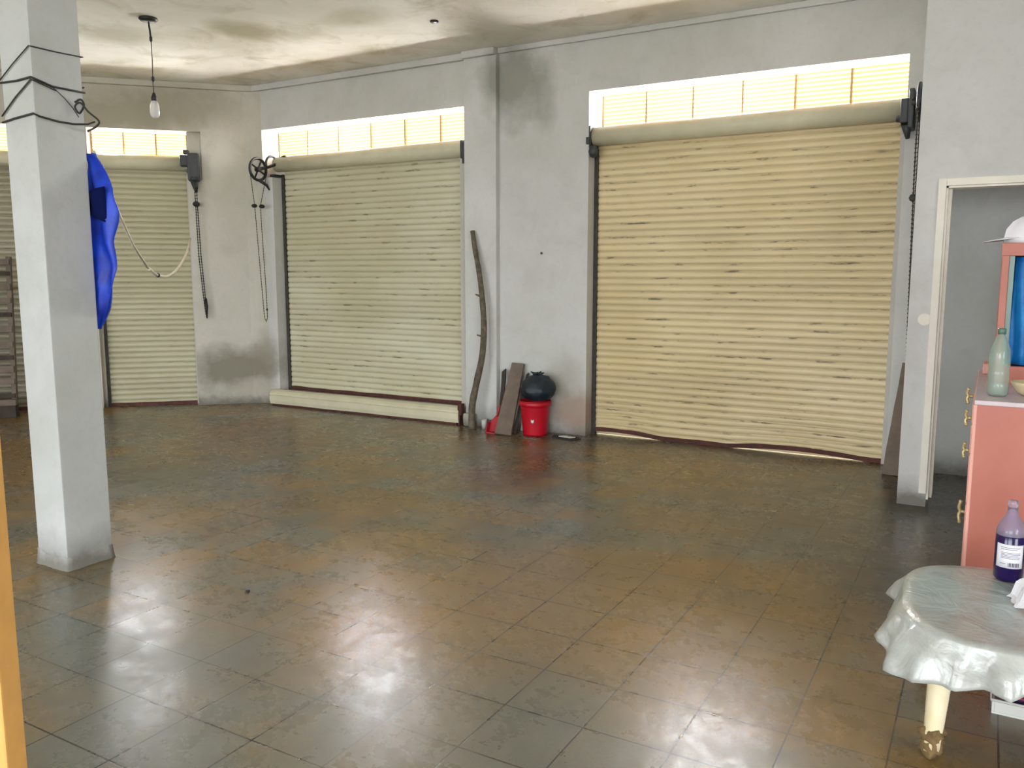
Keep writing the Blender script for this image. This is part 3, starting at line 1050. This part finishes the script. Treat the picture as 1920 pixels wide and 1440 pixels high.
# ------------------------------------------------------------------ white rope
rp = [Vector((-4.067, 2.769, 2.120)), Vector((-4.464, 3.107, 2.009)), Vector((-4.933, 3.514, 1.867)), Vector((-5.384, 3.928, 1.698)), Vector((-5.808, 4.358, 1.538))]
rp2 = [Vector((-5.808, 4.358, 1.538)), Vector((-5.892, 4.478, 1.496)), Vector((-5.983, 4.597, 1.474)), Vector((-6.140, 4.798, 1.473)), Vector((-6.374, 5.080, 1.533)), Vector((-6.663, 5.396, 1.636)), Vector((-7.051, 5.775, 1.767)), Vector((-7.545, 6.206, 1.866))]
ro = thing('rope', 'white rope sagging from the pillar across the narrow shutter', 'rope', tuple(rp[0]))
m = MB()
m.tube([q - rp[0] for q in rp], 0.0095, 8)
m.tube([q - rp[0] for q in spline(rp2, 4)], 0.012, 8)
m.build('rope_strand', M['rope'], ro)
for q, rr_ in ((Vector((-5.817, 4.375, 1.529)), 0.017), (Vector((-5.938, 4.543, 1.483)), 0.020)):
    m = MB()
    m.ball(q - rp[0], rr_, 1)
    m.build('rope_knot', M['cable'] if rr_ > 0.018 else M['rope'], ro)

# ------------------------------------------------------------------ leaning crooked pole
m = MB()
zz = [(-4.265, 6.70, 0.0), (-4.275, 6.715, 0.22), (-4.235, 6.73, 0.44), (-4.175, 6.745, 0.72), (-4.165, 6.76, 1.0), (-4.19, 6.775, 1.25), (-4.235, 6.795, 1.50), (-4.30, 6.82, 1.74), (-4.335, 6.835, 1.90)]
sp_ = spline(zz, 6)
rads = [0.036 - 0.014 * i / len(sp_) + 0.004 * mn.noise(Vector((i * 0.4, 0, 0))) for i in range(len(sp_))]
m.tube(sp_, rads, 10)
pole = thing('wooden_pole', 'crooked grey-brown tree branch pole leaning against the pilaster', 'pole', (0, 0, 0))
m.build('pole_stem', M['bark'], pole)
for a_, b_, ra in (((-4.20, 6.765, 1.28), (-4.245, 6.74, 1.30), 0.014), ((-4.17, 6.745, 0.90), (-4.225, 6.73, 0.915), 0.012), ((-4.285, 6.81, 1.66), (-4.245, 6.79, 1.70), 0.010)):
    m = MB()
    m.tube([a_, b_], [ra, ra * 0.55], 6)
    m.build('branch_stub', M['bark'], pole)

# ------------------------------------------------------------------ planks, bucket, bag
def board(name, label, p0, p1, w0, w1, th, mat, yawd=0.0, cut=0.0):
    """board whose centre line runs from the foot p0 to the top p1; w0/w1 are the widths"""
    p0, p1 = Vector(p0), Vector(p1)
    d_ = (p1 - p0)
    zax = d_.normalized()
    xax = Vector((math.cos(yawd), math.sin(yawd), 0))
    xax = (xax - zax * xax.dot(zax)).normalized()
    yax = zax.cross(xax)
    m = MB()
    n = 10
    R = []
    for i in range(n + 1):
        t_ = i / n
        c_ = p0 + d_ * t_
        w_ = w0 + (w1 - w0) * t_
        jl = 0.004 * mn.noise(Vector((t_ * 6, 1, w0 * 30)))
        jr = 0.004 * mn.noise(Vector((t_ * 6, 7, w0 * 30)))
        top = cut if i == n else 0
        R.append([m.bm.verts.new(c_ - p0 + xax * (-w_ / 2 + jl) + yax * (-th / 2) - zax * top), m.bm.verts.new(c_ - p0 + xax * (w_ / 2 + jr) + yax * (-th / 2)),
                  m.bm.verts.new(c_ - p0 + xax * (w_ / 2 + jr) + yax * (th / 2)), m.bm.verts.new(c_ - p0 + xax * (-w_ / 2 + jl) + yax * (th / 2) - zax * top)])
    for i in range(n):
        for k in range(4):
            m.bm.faces.new([R[i][k], R[i][(k + 1) % 4], R[i + 1][(k + 1) % 4], R[i + 1][k]])
    m.bm.faces.new(R[0][::-1])
    m.bm.faces.new(R[-1])
    o = m.build(name, mat, None, tuple(p0))
    return tag(o, label, 'plank')

board('wooden_plank', 'weathered grey plank leaning on the wall left of the red bucket', (-3.86, 6.60, 0.004), (-3.855, 6.88, 0.645), 0.165, 0.125, 0.028, M['plank'], 0.12, 0.0)
board('wooden_plank', 'thin dark plank strip standing just behind the wider leaning plank', (-3.985, 6.76, 0.003), (-4.00, 6.862, 0.59), 0.05, 0.035, 0.02, M['plank_dark'], 0.1, 0.03)
board('wooden_stick', 'narrow rough dark stick between the leaning plank and red bucket', (-3.80, 6.70, 0.003), (-3.765, 6.905, 0.56), 0.03, 0.02, 0.03, M['plank_dark'], 0.5, 0.02)
board('white_board_strip', 'narrow white board scrap beside the red bucket', (-3.79, 6.86, 0.003), (-3.79, 6.918, 0.24), 0.05, 0.05, 0.012, M['offwhite'], 0.1, 0.02)
board('wooden_plank', 'tapered brown-grey plank leaning right of the big roller shutter', (-0.545, 6.68, 0.004), (-0.515, 6.86, 0.83), 0.135, 0.03, 0.03, M['plank'], -0.1, 0.0)

rd = thing('dustpan', 'dull red plastic dustpan standing behind the leaning plank', 'dustpan', (-4.005, 6.64, 0.0))
m = MB()
m.prism([(-0.06, 0.0), (0.055, 0.0), (0.06, 0.15), (0.03, 0.17), (-0.035, 0.10)], 'y', 0.03, 0.038)
m.prism([(-0.06, 0.0), (-0.05, 0.0), (-0.03, 0.10), (-0.035, 0.10)], 'y', -0.03, 0.03)
m.box(-0.055, 0.05, -0.03, 0.03, 0.0, 0.008)
m.build('pan', M['red2'], rd)
m = MB()
m.tube([(0.035, 0.034, 0.15), (0.055, 0.05, 0.26)], 0.01, 8)
m.build('handle', M['red2'], rd)

bk = thing('bucket', 'bright red plastic bucket with a white mark below the dark bag', 'bucket', (-3.61, 6.765, 0.0))
m = MB()
m.lathe([(0, 0.004), (0.104, 0.004), (0.112, 0.0), (0.114, 0.02), (0.137, 0.27), (0.139, 0.275), (0.150, 0.278), (0.152, 0.315), (0.146, 0.318), (0.133, 0.30), (0.108, 0.02), (0, 0.016)], n=36)
m.build('bucket_body', M['red'], bk)
m = MB()
m.tube([(0.147 * math.cos(a), 0.147 * math.sin(a), 0.322 - 0.0 * k) for k, a in enumerate([PI * 2 * i / 28 for i in range(28)])], 0.005, 6, closed=True)
m.build('rim', M['red'], bk)
m = MB()
def mark(u, v):
    a = math.radians(-80 + 13 * u)
    z = 0.135 + 0.030 * v - 0.008 * math.sin(PI * u)
    rr_ = 0.114 + (z - 0.02) * 0.092 + 0.0015
    return (rr_ * math.cos(a), rr_ * math.sin(a), z)
m.grid(mark, 6, 3, thick=0.001)
m.build('white_mark', M['offwhite'], bk)

bgt = thing('garbage_bag', 'knotted dark green-black garbage bag resting on the red bucket', 'bag', (-3.565, 6.745, 0.328))
m = MB()
g_ = bmesh.ops.create_icosphere(m.bm, subdivisions=4, radius=1.0)
for v in g_['verts']:
    q = v.co.copy()
    k = 1 + 0.10 * mn.noise(q * 1.8) + 0.05 * mn.noise(q * 5)
    ang = math.atan2(q.y, q.x)
    if q.z > 0.3:
        k *= 1 - 0.05 * abs(math.sin(ang * 7)) * (q.z - 0.3)
    zz_ = q.z * 0.150 if q.z > 0 else q.z * 0.112
    if q.z < -0.75:
        zz_ = -0.75 * 0.112
    v.co = Vector((q.x * 0.166 * k, q.y * 0.156 * k, zz_ * k + 0.10))
    for f in v.link_faces:
        f.smooth = True
m.build('bag_body', M['bag'], bgt)
m = MB()
for k in range(9):
    a = 2 * PI * k / 9
    r = 0.055
    m.tube([(0.01 * math.cos(a) - 0.01, 0.01 * math.sin(a), 0.225), (-0.01 + r * 0.6 * math.cos(a), r * 0.6 * math.sin(a), 0.252), (-0.01 + r * math.cos(a) * (1.2 if k % 2 else 0.9), r * math.sin(a), 0.246 + 0.012 * (k % 3))], [0.016, 0.013, 0.004], 6)
m.ball((-0.01, 0, 0.24), 0.028, 2, 0.2)
m.build('bag_knot', M['bag'], bgt)

# floor litter by the wall
m = MB()
m.prism([(-3.40, 6.70), (-3.18, 6.66), (-3.13, 6.75), (-3.26, 6.84), (-3.43, 6.80)], 'z', 0.0, 0.012)
tag(m.build('tile_shard', M['dark_sheet']), 'flat dark tile shard on the floor right of the bucket', 'tile shard')
m = MB()
m.prism([(-3.35, 6.735), (-3.22, 6.71), (-3.19, 6.76), (-3.32, 6.79)], 'z', 0.0125, 0.02)
tag(m.build('paper_scrap', M['offwhite']), 'pale scrap lying on the dark tile shard', 'scrap')
m = MB()
m.lathe([(0, 0.003), (0.022, 0.0), (0.030, 0.085), (0.027, 0.085), (0.019, 0.006), (0, 0.006)], (-4.19, 6.80, 0.0), 18)
tag(m.build('plastic_cup', M['offwhite']), 'small white plastic cup at the foot of the pole', 'cup')
m = MB()
m.ball((-4.095, 6.80, 0.045), 0.05, 3, 0.35, 2.0, (0.9, 0.7, 1.0))
tag(m.build('dark_rag', M['plank_dark']), 'small crumpled dark rag on the floor right of the white cup', 'rag')
m = MB()
m.prism([(-3.62, 6.56), (-3.50, 6.55), (-3.47, 6.60), (-3.60, 6.63)], 'z', 0.0, 0.006)
tag(m.build('tile_shard', M['plank']), 'thin brown tile shard on the floor before the red bucket', 'tile shard')
m = MB()
m.ball((-2.96, 2.66, 0.006), 0.012, 1, 0.4, 1.0, (1, 1, 0.6))
tag(m.build('pebble', M['dark_sheet']), 'tiny dark pebble on the open floor right of the pillar', 'pebble')

# nail, and a white paint spot built as a disc
m = MB()
m.tube([(-3.63, 6.93, 1.68), (-3.63, 6.915, 1.682)], 0.006, 8)
m.tube([(-3.63, 6.916, 1.682), (-3.63, 6.912, 1.682)], 0.012, 10)
tag(m.build('nail', M['darkgrey']), 'rusty nail head in the wall above the garbage bag', 'nail')
m = MB()
m.tube([(-0.345, PY - 0.006, 1.21), (-0.345, PY - 0.013, 1.21)], 0.038, 20)
tag(m.build('paint_spot', M['white_paint']), 'round white paint spot on the wall left of the doorway', 'paint spot')

# ------------------------------------------------------------------ slatted pallet at the far left
pa = thing('wooden_pallet', 'old brown slatted pallet leaning at the far left behind the pillar', 'pallet', tuple(wa(-2.50, -0.30, 0)), A45)
tilt = Matrix.Rotation(math.radians(-6), 4, 'X')
m = MB()
m.box(-0.05, -0.005, -0.03, 0.03, 0.02, 1.68, 0.004, tilt)
m.build('stile', M['plank'], pa)
m = MB()
m.box(-1.25, -1.20, -0.03, 0.03, 0.02, 1.68, 0.004, tilt)
m.build('stile', M['plank'], pa)
zz_ = [0.22, 0.37, 0.50, 0.62, 0.76, 0.92, 1.07, 1.22, 1.36, 1.50, 1.62]
for i, z in enumerate(zz_):
    m = MB()
    hh = 0.045 + 0.012 * (i % 3)
    m.box(-1.24, -0.012, -0.052, -0.030, z - hh / 2, z + hh / 2, 0.003, tilt)
    m.build('slat', M['plank_dark'] if i % 3 == 0 else M['plank'], pa)
m = MB()
m.box(-1.28, 0.01, -0.10, -0.03, 0.13, 0.19, 0.004)
m.build('bottom_board', M['plank'], pa)
m = MB()
m.box(-1.26, 0.0, -0.08, 0.03, 0.0, 0.128, 0.004)
m.build('base_block', M['plank_dark'], pa)

# ------------------------------------------------------------------ wooden post at the left edge of view
e = Vector((-1.514, 0.797, 0.586))
m = MB()
m.box(-0.05, 0.0, -0.03, 0.03, 0.0, 2.1, 0.004)
o = tag(m.build('wooden_post', M['tan'], None, (e.x, e.y, 0), YAW), 'wooden post coloured sunlit yellow standing at the near left edge', 'post')

# ------------------------------------------------------------------ pink chest of drawers
CZ = 0.975
cx0, cy0, cy1 = -0.028, 3.94, 5.20
cb = thing('chest_of_drawers', 'salmon pink chest of drawers with gold handles at the right', 'chest of drawers', (cx0, cy0, 0))
W_, D_ = cy1 - cy0, 0.52
m = MB()
m.box(0.014, D_, 0.0, 0.018, 0.03, CZ - 0.02, 0.002)
m.box(0.014, D_, W_ - 0.018, W_, 0.03, CZ - 0.02, 0.002)
m.box(D_ - 0.015, D_, 0.0, W_, 0.03, CZ - 0.02)
m.box(0.014, D_, 0.018, W_ - 0.018, 0.05, 0.07)
m.build('carcass', M['pink'], cb)
m = MB()
m.box(0.004, D_ + 0.005, -0.006, W_ + 0.006, CZ - 0.02, CZ, 0.004)
m.build('top_panel', M['top_sheen'], cb)
m = MB()
m.box(0.002, 0.016, -0.002, 0.012, 0.02, CZ - 0.02, 0.003)
m.build('edge_strip', M['pink_light'], cb)
for yy in (0.02, W_ - 0.06):
    for xx in (0.03, D_ - 0.07):
        m = MB()
        m.box(xx, xx + 0.04, yy, yy + 0.04, 0, 0.05)
        m.build('foot', M['pink'], cb)
rows = [(0.875, 0.955, 0.918), (0.745, 0.865, 0.812), (0.53, 0.735, 0.655), (0.08, 0.52, 0.35)]
for i, (a, b, hz) in enumerate(rows):
    m = MB()
    m.box(-0.002, 0.016, 0.014, W_ - 0.014, a, b, 0.004)
    dr = m.build('drawer_front', M['pink_light'], cb)
    for yy in (0.56,):
        m = MB()
        hh = 0.032 if i < 3 else 0.05
        m.tube([(-0.002, yy, hz), (-0.024, yy, hz)], 0.008, 8)
        m.tube(spline([(-0.026, yy - 0.004, hz - hh), (-0.032, yy, hz - hh * 0.4), (-0.026, yy, hz), (-0.032, yy, hz + hh * 0.4), (-0.026, yy - 0.004, hz + hh)], 3), 0.0075, 8)
        m.ball((-0.027, yy - 0.004, hz - hh), 0.010, 1)
        m.ball((-0.027, yy - 0.004, hz + hh), 0.010, 1)
        m.build('drawer_handle', M['brass'], dr)

# hutch (framed cupboard with blue cloth inside) on the chest
hx, hy = 0.043, 4.60
hu = thing('display_cupboard', 'pink framed small cupboard with bright blue cloth inside on the chest', 'cupboard', (hx, hy, CZ))
m = MB()
m.box(0.0, 0.030, 0.0, 0.03, 0.0, 0.66, 0.003)
m.box(0.40, 0.43, 0.0, 0.03, 0.0, 0.66, 0.003)
m.box(0.0, 0.43, -0.006, 0.03, 0.0, 0.085, 0.003)
m.box(-0.004, 0.434, -0.008, 0.03, 0.605, 0.665, 0.003)
m.build('front_frame', M['pink'], hu)
m = MB()
m.box(0.0, 0.012, 0.03, 0.36, 0.0, 0.66)
m.box(0.418, 0.43, 0.03, 0.36, 0.0, 0.66)
m.box(0.0, 0.43, 0.35, 0.36, 0.0, 0.66)
m.box(0.0, 0.43, 0.03, 0.36, 0.645, 0.66)
m.box(0.0, 0.43, 0.03, 0.36, 0.0, 0.012)
m.build('cupboard_case', M['pink'], hu)
m = MB()
m.box(0.031, 0.052, 0.012, 0.022, 0.085, 0.605)
m.build('glass_edge', M['teal_edge'], hu)
m = MB()
m.grid(lambda u, v: (0.052 + u * 0.34, 0.045 + 0.014 * math.sin(u * 26 + v * 2) + 0.012 * mn.noise(Vector((u * 8, v * 3, 0))), 0.09 + v * 0.51), 40, 10, thick=0.002)
m.build('blue_cloth_panel', M['curtain_blue'], hu)

# cap on the cupboard
cp = thing('cap', 'white cap with its brim pointing left on top of the cupboard', 'cap', (0.10, 4.66, CZ + 0.666))
m = MB()
m.lathe([(0.0, 0.128), (0.03, 0.124), (0.062, 0.104), (0.088, 0.068), (0.098, 0.03), (0.10, 0.0), (0.096, 0.0), (0.09, 0.03), (0.0, 0.11)], (0.04, 0.05, 0), 24, wob=0.06)
m.build('crown', M['paper'], cp)
m = MB()
def brim(u, v):
    a = PI * 0.62 + u * PI * 0.76
    r = 0.095 + v * 0.085 * math.sin(PI * u) ** 0.7
    return (0.04 + r * math.cos(a), 0.05 + r * math.sin(a), 0.012 - 0.018 * v * math.sin(PI * u) + 0.012)
m.grid(brim, 16, 5, thick=0.003)
m.build('brim', M['paper'], cp)

# clear bottle on the chest
def bottle_profile(h, r, neck=0.013):
    return [(0, 0.004), (r * 0.8, 0.0), (r, 0.012), (r, h * 0.16), (r * 0.95, h * 0.20), (r, h * 0.24), (r, h * 0.36), (r * 0.96, h * 0.40), (r, h * 0.44), (r, h * 0.60),
            (r * 0.93, h * 0.70), (r * 0.70, h * 0.80), (neck * 1.5, h * 0.88), (neck, h * 0.91), (neck, h * 0.96)]
bo = thing('water_bottle', 'empty clear plastic bottle standing on the pink chest', 'bottle', (0.058, 4.12, CZ + 0.001))
m = MB()
pf = bottle_profile(0.285, 0.041)
inner = [(max(0, r - 0.0015), z + 0.0012) for r, z in pf][::-1]
m.lathe(pf + inner, n=28)
m.build('bottle_body', M['pet'], bo, fix=True)
m = MB()
m.lathe([(0, 0.266), (0.0165, 0.266), (0.0165, 0.288), (0.013, 0.291), (0, 0.291)], n=20)
m.build('bottle_cap', M['teal_edge'], bo)
# cream bowl right of it
m = MB()
m.lathe([(0, 0.004), (0.03, 0.0), (0.055, 0.015), (0.075, 0.045), (0.080, 0.06), (0.076, 0.06), (0.068, 0.04), (0.03, 0.012), (0, 0.012)], (0.185, 4.18, CZ + 0.001), 28)
tag(m.build('bowl', M['bowl']), 'cream bowl on the pink chest right of the clear bottle', 'bowl')
m = MB()
m.box(-0.005, 0.06, 4.99, 5.15, CZ + 0.001, CZ + 0.055, 0.004)
tag(m.build('small_box', M['pink_light']), 'small pinkish box at the far end of the chest top', 'box')

# ------------------------------------------------------------------ low table with plastic cover
TZ = 0.42
tcx, tcy = 0.195, 3.05
RT = 0.378
def sup(a, r, p=3.2):
    ca_, sa_ = math.cos(a), math.sin(a)
    k = (abs(ca_) ** p + abs(sa_) ** p) ** (-1 / p)
    return ca_ * k * r, sa_ * k * r
TROT = math.radians(4)
tb = thing('low_table', 'low cream plastic table with muddy feet in the lower right', 'table', (tcx, tcy, 0), TROT)
m = MB()
m.prism([sup(2 * PI * k / 48, RT - 0.01) for k in range(48)], 'z', TZ - 0.03, TZ - 0.004)
m.build('tabletop', M['leg'], tb)
m = MB()
n = 48
rings = []
for (r, z) in ((RT - 0.03, TZ - 0.03), (RT - 0.035, TZ - 0.085), (RT - 0.05, TZ - 0.085), (RT - 0.045, TZ - 0.03)):
    rings.append([m.bm.verts.new((*sup(2 * PI * k / n, r), z)) for k in range(n)])
for i in range(4):
    a, b = rings[i], rings[(i + 1) % 4]
    for k in range(n):
        m.bm.faces.new([a[k], a[(k + 1) % n], b[(k + 1) % n], b[k]])
m.build('apron', M['leg'], tb)
for sx in (-1, 1):
    for sy in (-1, 1):
        m = MB()
        R = []
        for i in range(9):
            z = 0.03 + (TZ - 0.06) * i / 8
            w_ = 0.021 + 0.012 * i / 8
            off = 0.262 - 0.0 * i
            out = 0.018 * (1 - i / 8)
            cx_, cy_ = sx * (off + out), sy * (off + out)
            R.append([m.bm.verts.new((cx_ + a * w_, cy_ + b * w_, z)) for a, b in ((-1, -1), (-0.1, -1.25), (1, -1), (1.2, 0), (1, 1), (0, 1.2), (-1, 1), (-1.2, 0))])
        for i in range(8):
            for k in range(8):
                f = m.bm.faces.new([R[i][k], R[i][(k + 1) % 8], R[i + 1][(k + 1) % 8], R[i + 1][k]])
                f.smooth = True
        m.bm.faces.new(R[0][::-1])
        m.bm.faces.new(R[-1])
        lg = m.build('leg', M['leg'], tb)
        m = MB()
        px_, py_ = sx * 0.280, sy * 0.280
        m.ball((px_, py_, 0.082), 0.036, 3, 0.5, sx + 2 * sy + 1.3, (1.0, 1.0, 0.85))
        m.ball((px_, py_, 0.040), 0.030, 3, 0.45, sx * 2 + sy + 3.3, (1.0, 1.0, 1.25))
        m.build('mud_crust', M['mud'], lg)

# plastic film cover, draping with pleats
m = MB()
NA, NR = 144, 26
fold = {}
def film(u, v):
    a = 2 * PI * u
    sxx, syy = sup(a, 1.0, 3.2)
    if v < 0.5:
        r = RT * (v / 0.5)
        z = TZ + 0.003 + 0.0022 * mn.noise(Vector((sxx * r * 14, syy * r * 14, 0))) * (v / 0.5)
        return (sxx * r, syy * r, z)
    k = (v - 0.5) / 0.5
    # corners of the square sheet hang lower
    ang = (math.degrees(a)) % 360
    dl = 0.11 + 0.028 * math.sin(a * 3 + 0.8) + 0.022 * math.sin(a * 8 + 2.4)
    # pointed corner at the left
    for (ac, wd, ex) in ((196, 13, 0.05), (214, 20, 0.045), (238, 14, 0.03), (258, 12, 0.02), (20, 30, 0.05), (110, 30, 0.05)):
        dd = abs((ang - ac + 180) % 360 - 180)
        if dd < wd:
            dl += ex * (1 - dd / wd)
    amp = 0.024 * min(1, k * 2) * (0.5 + k)
    fl_ = 1 - abs(math.sin(a * 6.5 + 1.3 * math.sin(a * 4))) + 0.4 * (1 - abs(math.sin(a * 14 + 1)))
    calm = max(0, 1 - abs((ang - 190 + 180) % 360 - 180) / 38)
    fl_ = fl_ * (1 - 0.85 * calm)
    lift = max(0, 1 - abs((ang - 278 + 180) % 360 - 180) / 34)
    dl -= 0.135 * lift
    out = amp * fl_ * 1.5 + 0.030 * k * max(0, 1 - abs((ang - 202 + 180) % 360 - 180) / 34) + 0.014 * k
    out += 0.045 * k * max(0, 1 - abs(ang - 197) / 11)
    out += 0.012 * k * mn.noise(Vector((sxx * 5, syy * 5, k * 2)))
    drop = max(0.045, dl) * (k ** 1.15)
    r = RT + 0.006 + out
    return (sxx * r, syy * r, TZ + 0.003 - drop)
V = []
for j in range(NR + 1):
    v = j / NR
    V.append([m.bm.verts.new(film(i / NA, v)) for i in range(NA)] if j > 0 else [m.bm.verts.new(film(0, 0))])
for j in range(NR):
    for i in range(NA):
        i2 = (i + 1) % NA
        if j == 0:
            f = m.bm.faces.new([V[0][0], V[1][i], V[1][i2]])
        else:
            f = m.bm.faces.new([V[j][i], V[j + 1][i], V[j + 1][i2], V[j][i2]])
        f.smooth = True
m.bm.normal_update()
bmesh.ops.solidify(m.bm, geom=list(m.bm.faces), thickness=0.0012)
tag(m.build('plastic_tablecloth', M['film'], None, (tcx, tcy, 0.0005), TROT), 'crumpled milky plastic sheet draped over the low table', 'tablecloth')

# violet cleaner bottle
vb = thing('cleaner_bottle', 'clear bottle of deep violet liquid with white label on the low table', 'bottle', (0.122, 3.325, TZ + 0.0075))
m = MB()
RB = 0.046
pf = [(0, 0.003), (RB * 0.85, 0.0), (RB, 0.010), (RB, 0.17), (RB * 0.96, 0.185), (RB * 0.78, 0.205), (RB * 0.5, 0.228), (0.017, 0.242), (0.015, 0.262)]
inner = [(max(0, r - 0.0015), z + 0.0012) for r, z in pf][::-1]
up_ = [(RB, 0.163)] + pf[3:]
m.lathe(up_ + [(max(0, r - 0.0015), z) for r, z in up_][::-1], n=32)
m.build('bottle_body', M['pet2'], vb)
m = MB()
m.lathe([(0, 0.003), (RB * 0.85, 0.0), (RB, 0.010), (RB, 0.160), (RB - 0.002, 0.163), (0, 0.163)], n=32)
m.build('violet_liquid', M['liquid'], vb)
m = MB()
m.lathe([(0, 0.260), (0.016, 0.260), (0.016, 0.281), (0.012, 0.285), (0, 0.285)], n=18)
m.build('bottle_cap', M['pet2'], vb)
face = math.radians(-98)
def lab(u, v, a0, a1, z0_, z1_, r):
    a = face + a0 + (a1 - a0) * u
    return (r * math.cos(a), r * math.sin(a), z0_ + (z1_ - z0_) * v)
m = MB()
m.grid(lambda u, v: lab(u, v, -0.85, 1.15, 0.052, 0.136, RB + 0.0006), 20, 2, thick=0.0004)
lb = m.build('bottle_label', M['paper'], vb)
m = MB()
for k, (a0, a1, z) in enumerate([(-0.5, 0.8, 0.124), (-0.5, 0.6, 0.118), (-0.45, 0.85, 0.106), (-0.45, 0.85, 0.101), (-0.45, 0.7, 0.096), (-0.45, 0.85, 0.091), (-0.45, 0.8, 0.086), (-0.5, -0.1, 0.066)]):
    m.grid(lambda u, v: lab(u, v, a0, a1, z, z + 0.0022, RB + 0.0014), 8, 1, thick=0.0003)
m.build('label_print', M['labelgrey'], lb)
m = MB()
for k in range(11):
    a0 = 0.05 + k * 0.07
    m.grid(lambda u, v: lab(u, v, a0, a0 + (0.045 if k % 3 else 0.025), 0.058, 0.072, RB + 0.0014), 1, 1, thick=0.0003)
m.build('label_barcode', M['labeldark'], lb)

# crumpled paper at the right edge
m = MB()
def pap(u, v):
    x = (u - 0.5) * 0.20
    y = (v - 0.5) * 0.16
    z = 0.035 + 0.035 * mn.noise(Vector((u * 3.1, v * 2.7, 4))) + 0.03 * math.sin(u * 5)
    return (x + 0.02 * mn.noise(Vector((v * 4, 0, u))), y, max(0.004, z - (0.03 if u < 0.12 else 0)))
m.grid(pap, 14, 12, thick=0.001, smooth=False)
tag(m.build('crumpled_paper', M['paper'], None, (0.235, 3.09, TZ + 0.0045), 0.3), 'crumpled white paper on the low table at the right edge', 'paper')

# things under the table
tr = thing('plastic_tray', 'low pale grey plastic tray on the floor under the table', 'tray', (0.25, 3.27, 0))
m = MB()
m.box(-0.15, 0.15, -0.12, 0.12, 0.0, 0.008, 0.002)
m.box(-0.15, -0.142, -0.12, 0.12, 0.008, 0.05, 0.002)
m.box(0.142, 0.15, -0.12, 0.12, 0.008, 0.05, 0.002)
m.box(-0.142, 0.142, -0.12, -0.112, 0.008, 0.05, 0.002)
m.box(-0.142, 0.142, 0.112, 0.12, 0.008, 0.05, 0.002)
m.build('tray_body', M['offwhite'], tr)
m = MB()
m.tube([(-0.152, -0.122, 0.05), (0.152, -0.122, 0.05), (0.152, 0.122, 0.05), (-0.152, 0.122, 0.05)], 0.005, 6, closed=True)
m.build('tray_rim', M['offwhite'], tr)
m = MB()
m.box(-0.115, 0.12, -0.085, 0.085, 0.010, 0.16, 0.004)
cbx = tag(m.build('carton', M['purple_box'], None, (0.26, 3.27, 0)), 'dark purple carton standing in the tray under the table', 'carton')
m = MB()
m.box(-0.09, 0.10, -0.0875, -0.0855, 0.075, 0.082)
m.box(-0.09, 0.04, -0.0875, -0.0855, 0.055, 0.060)
m.build('carton_print', M['red2'], cbx)
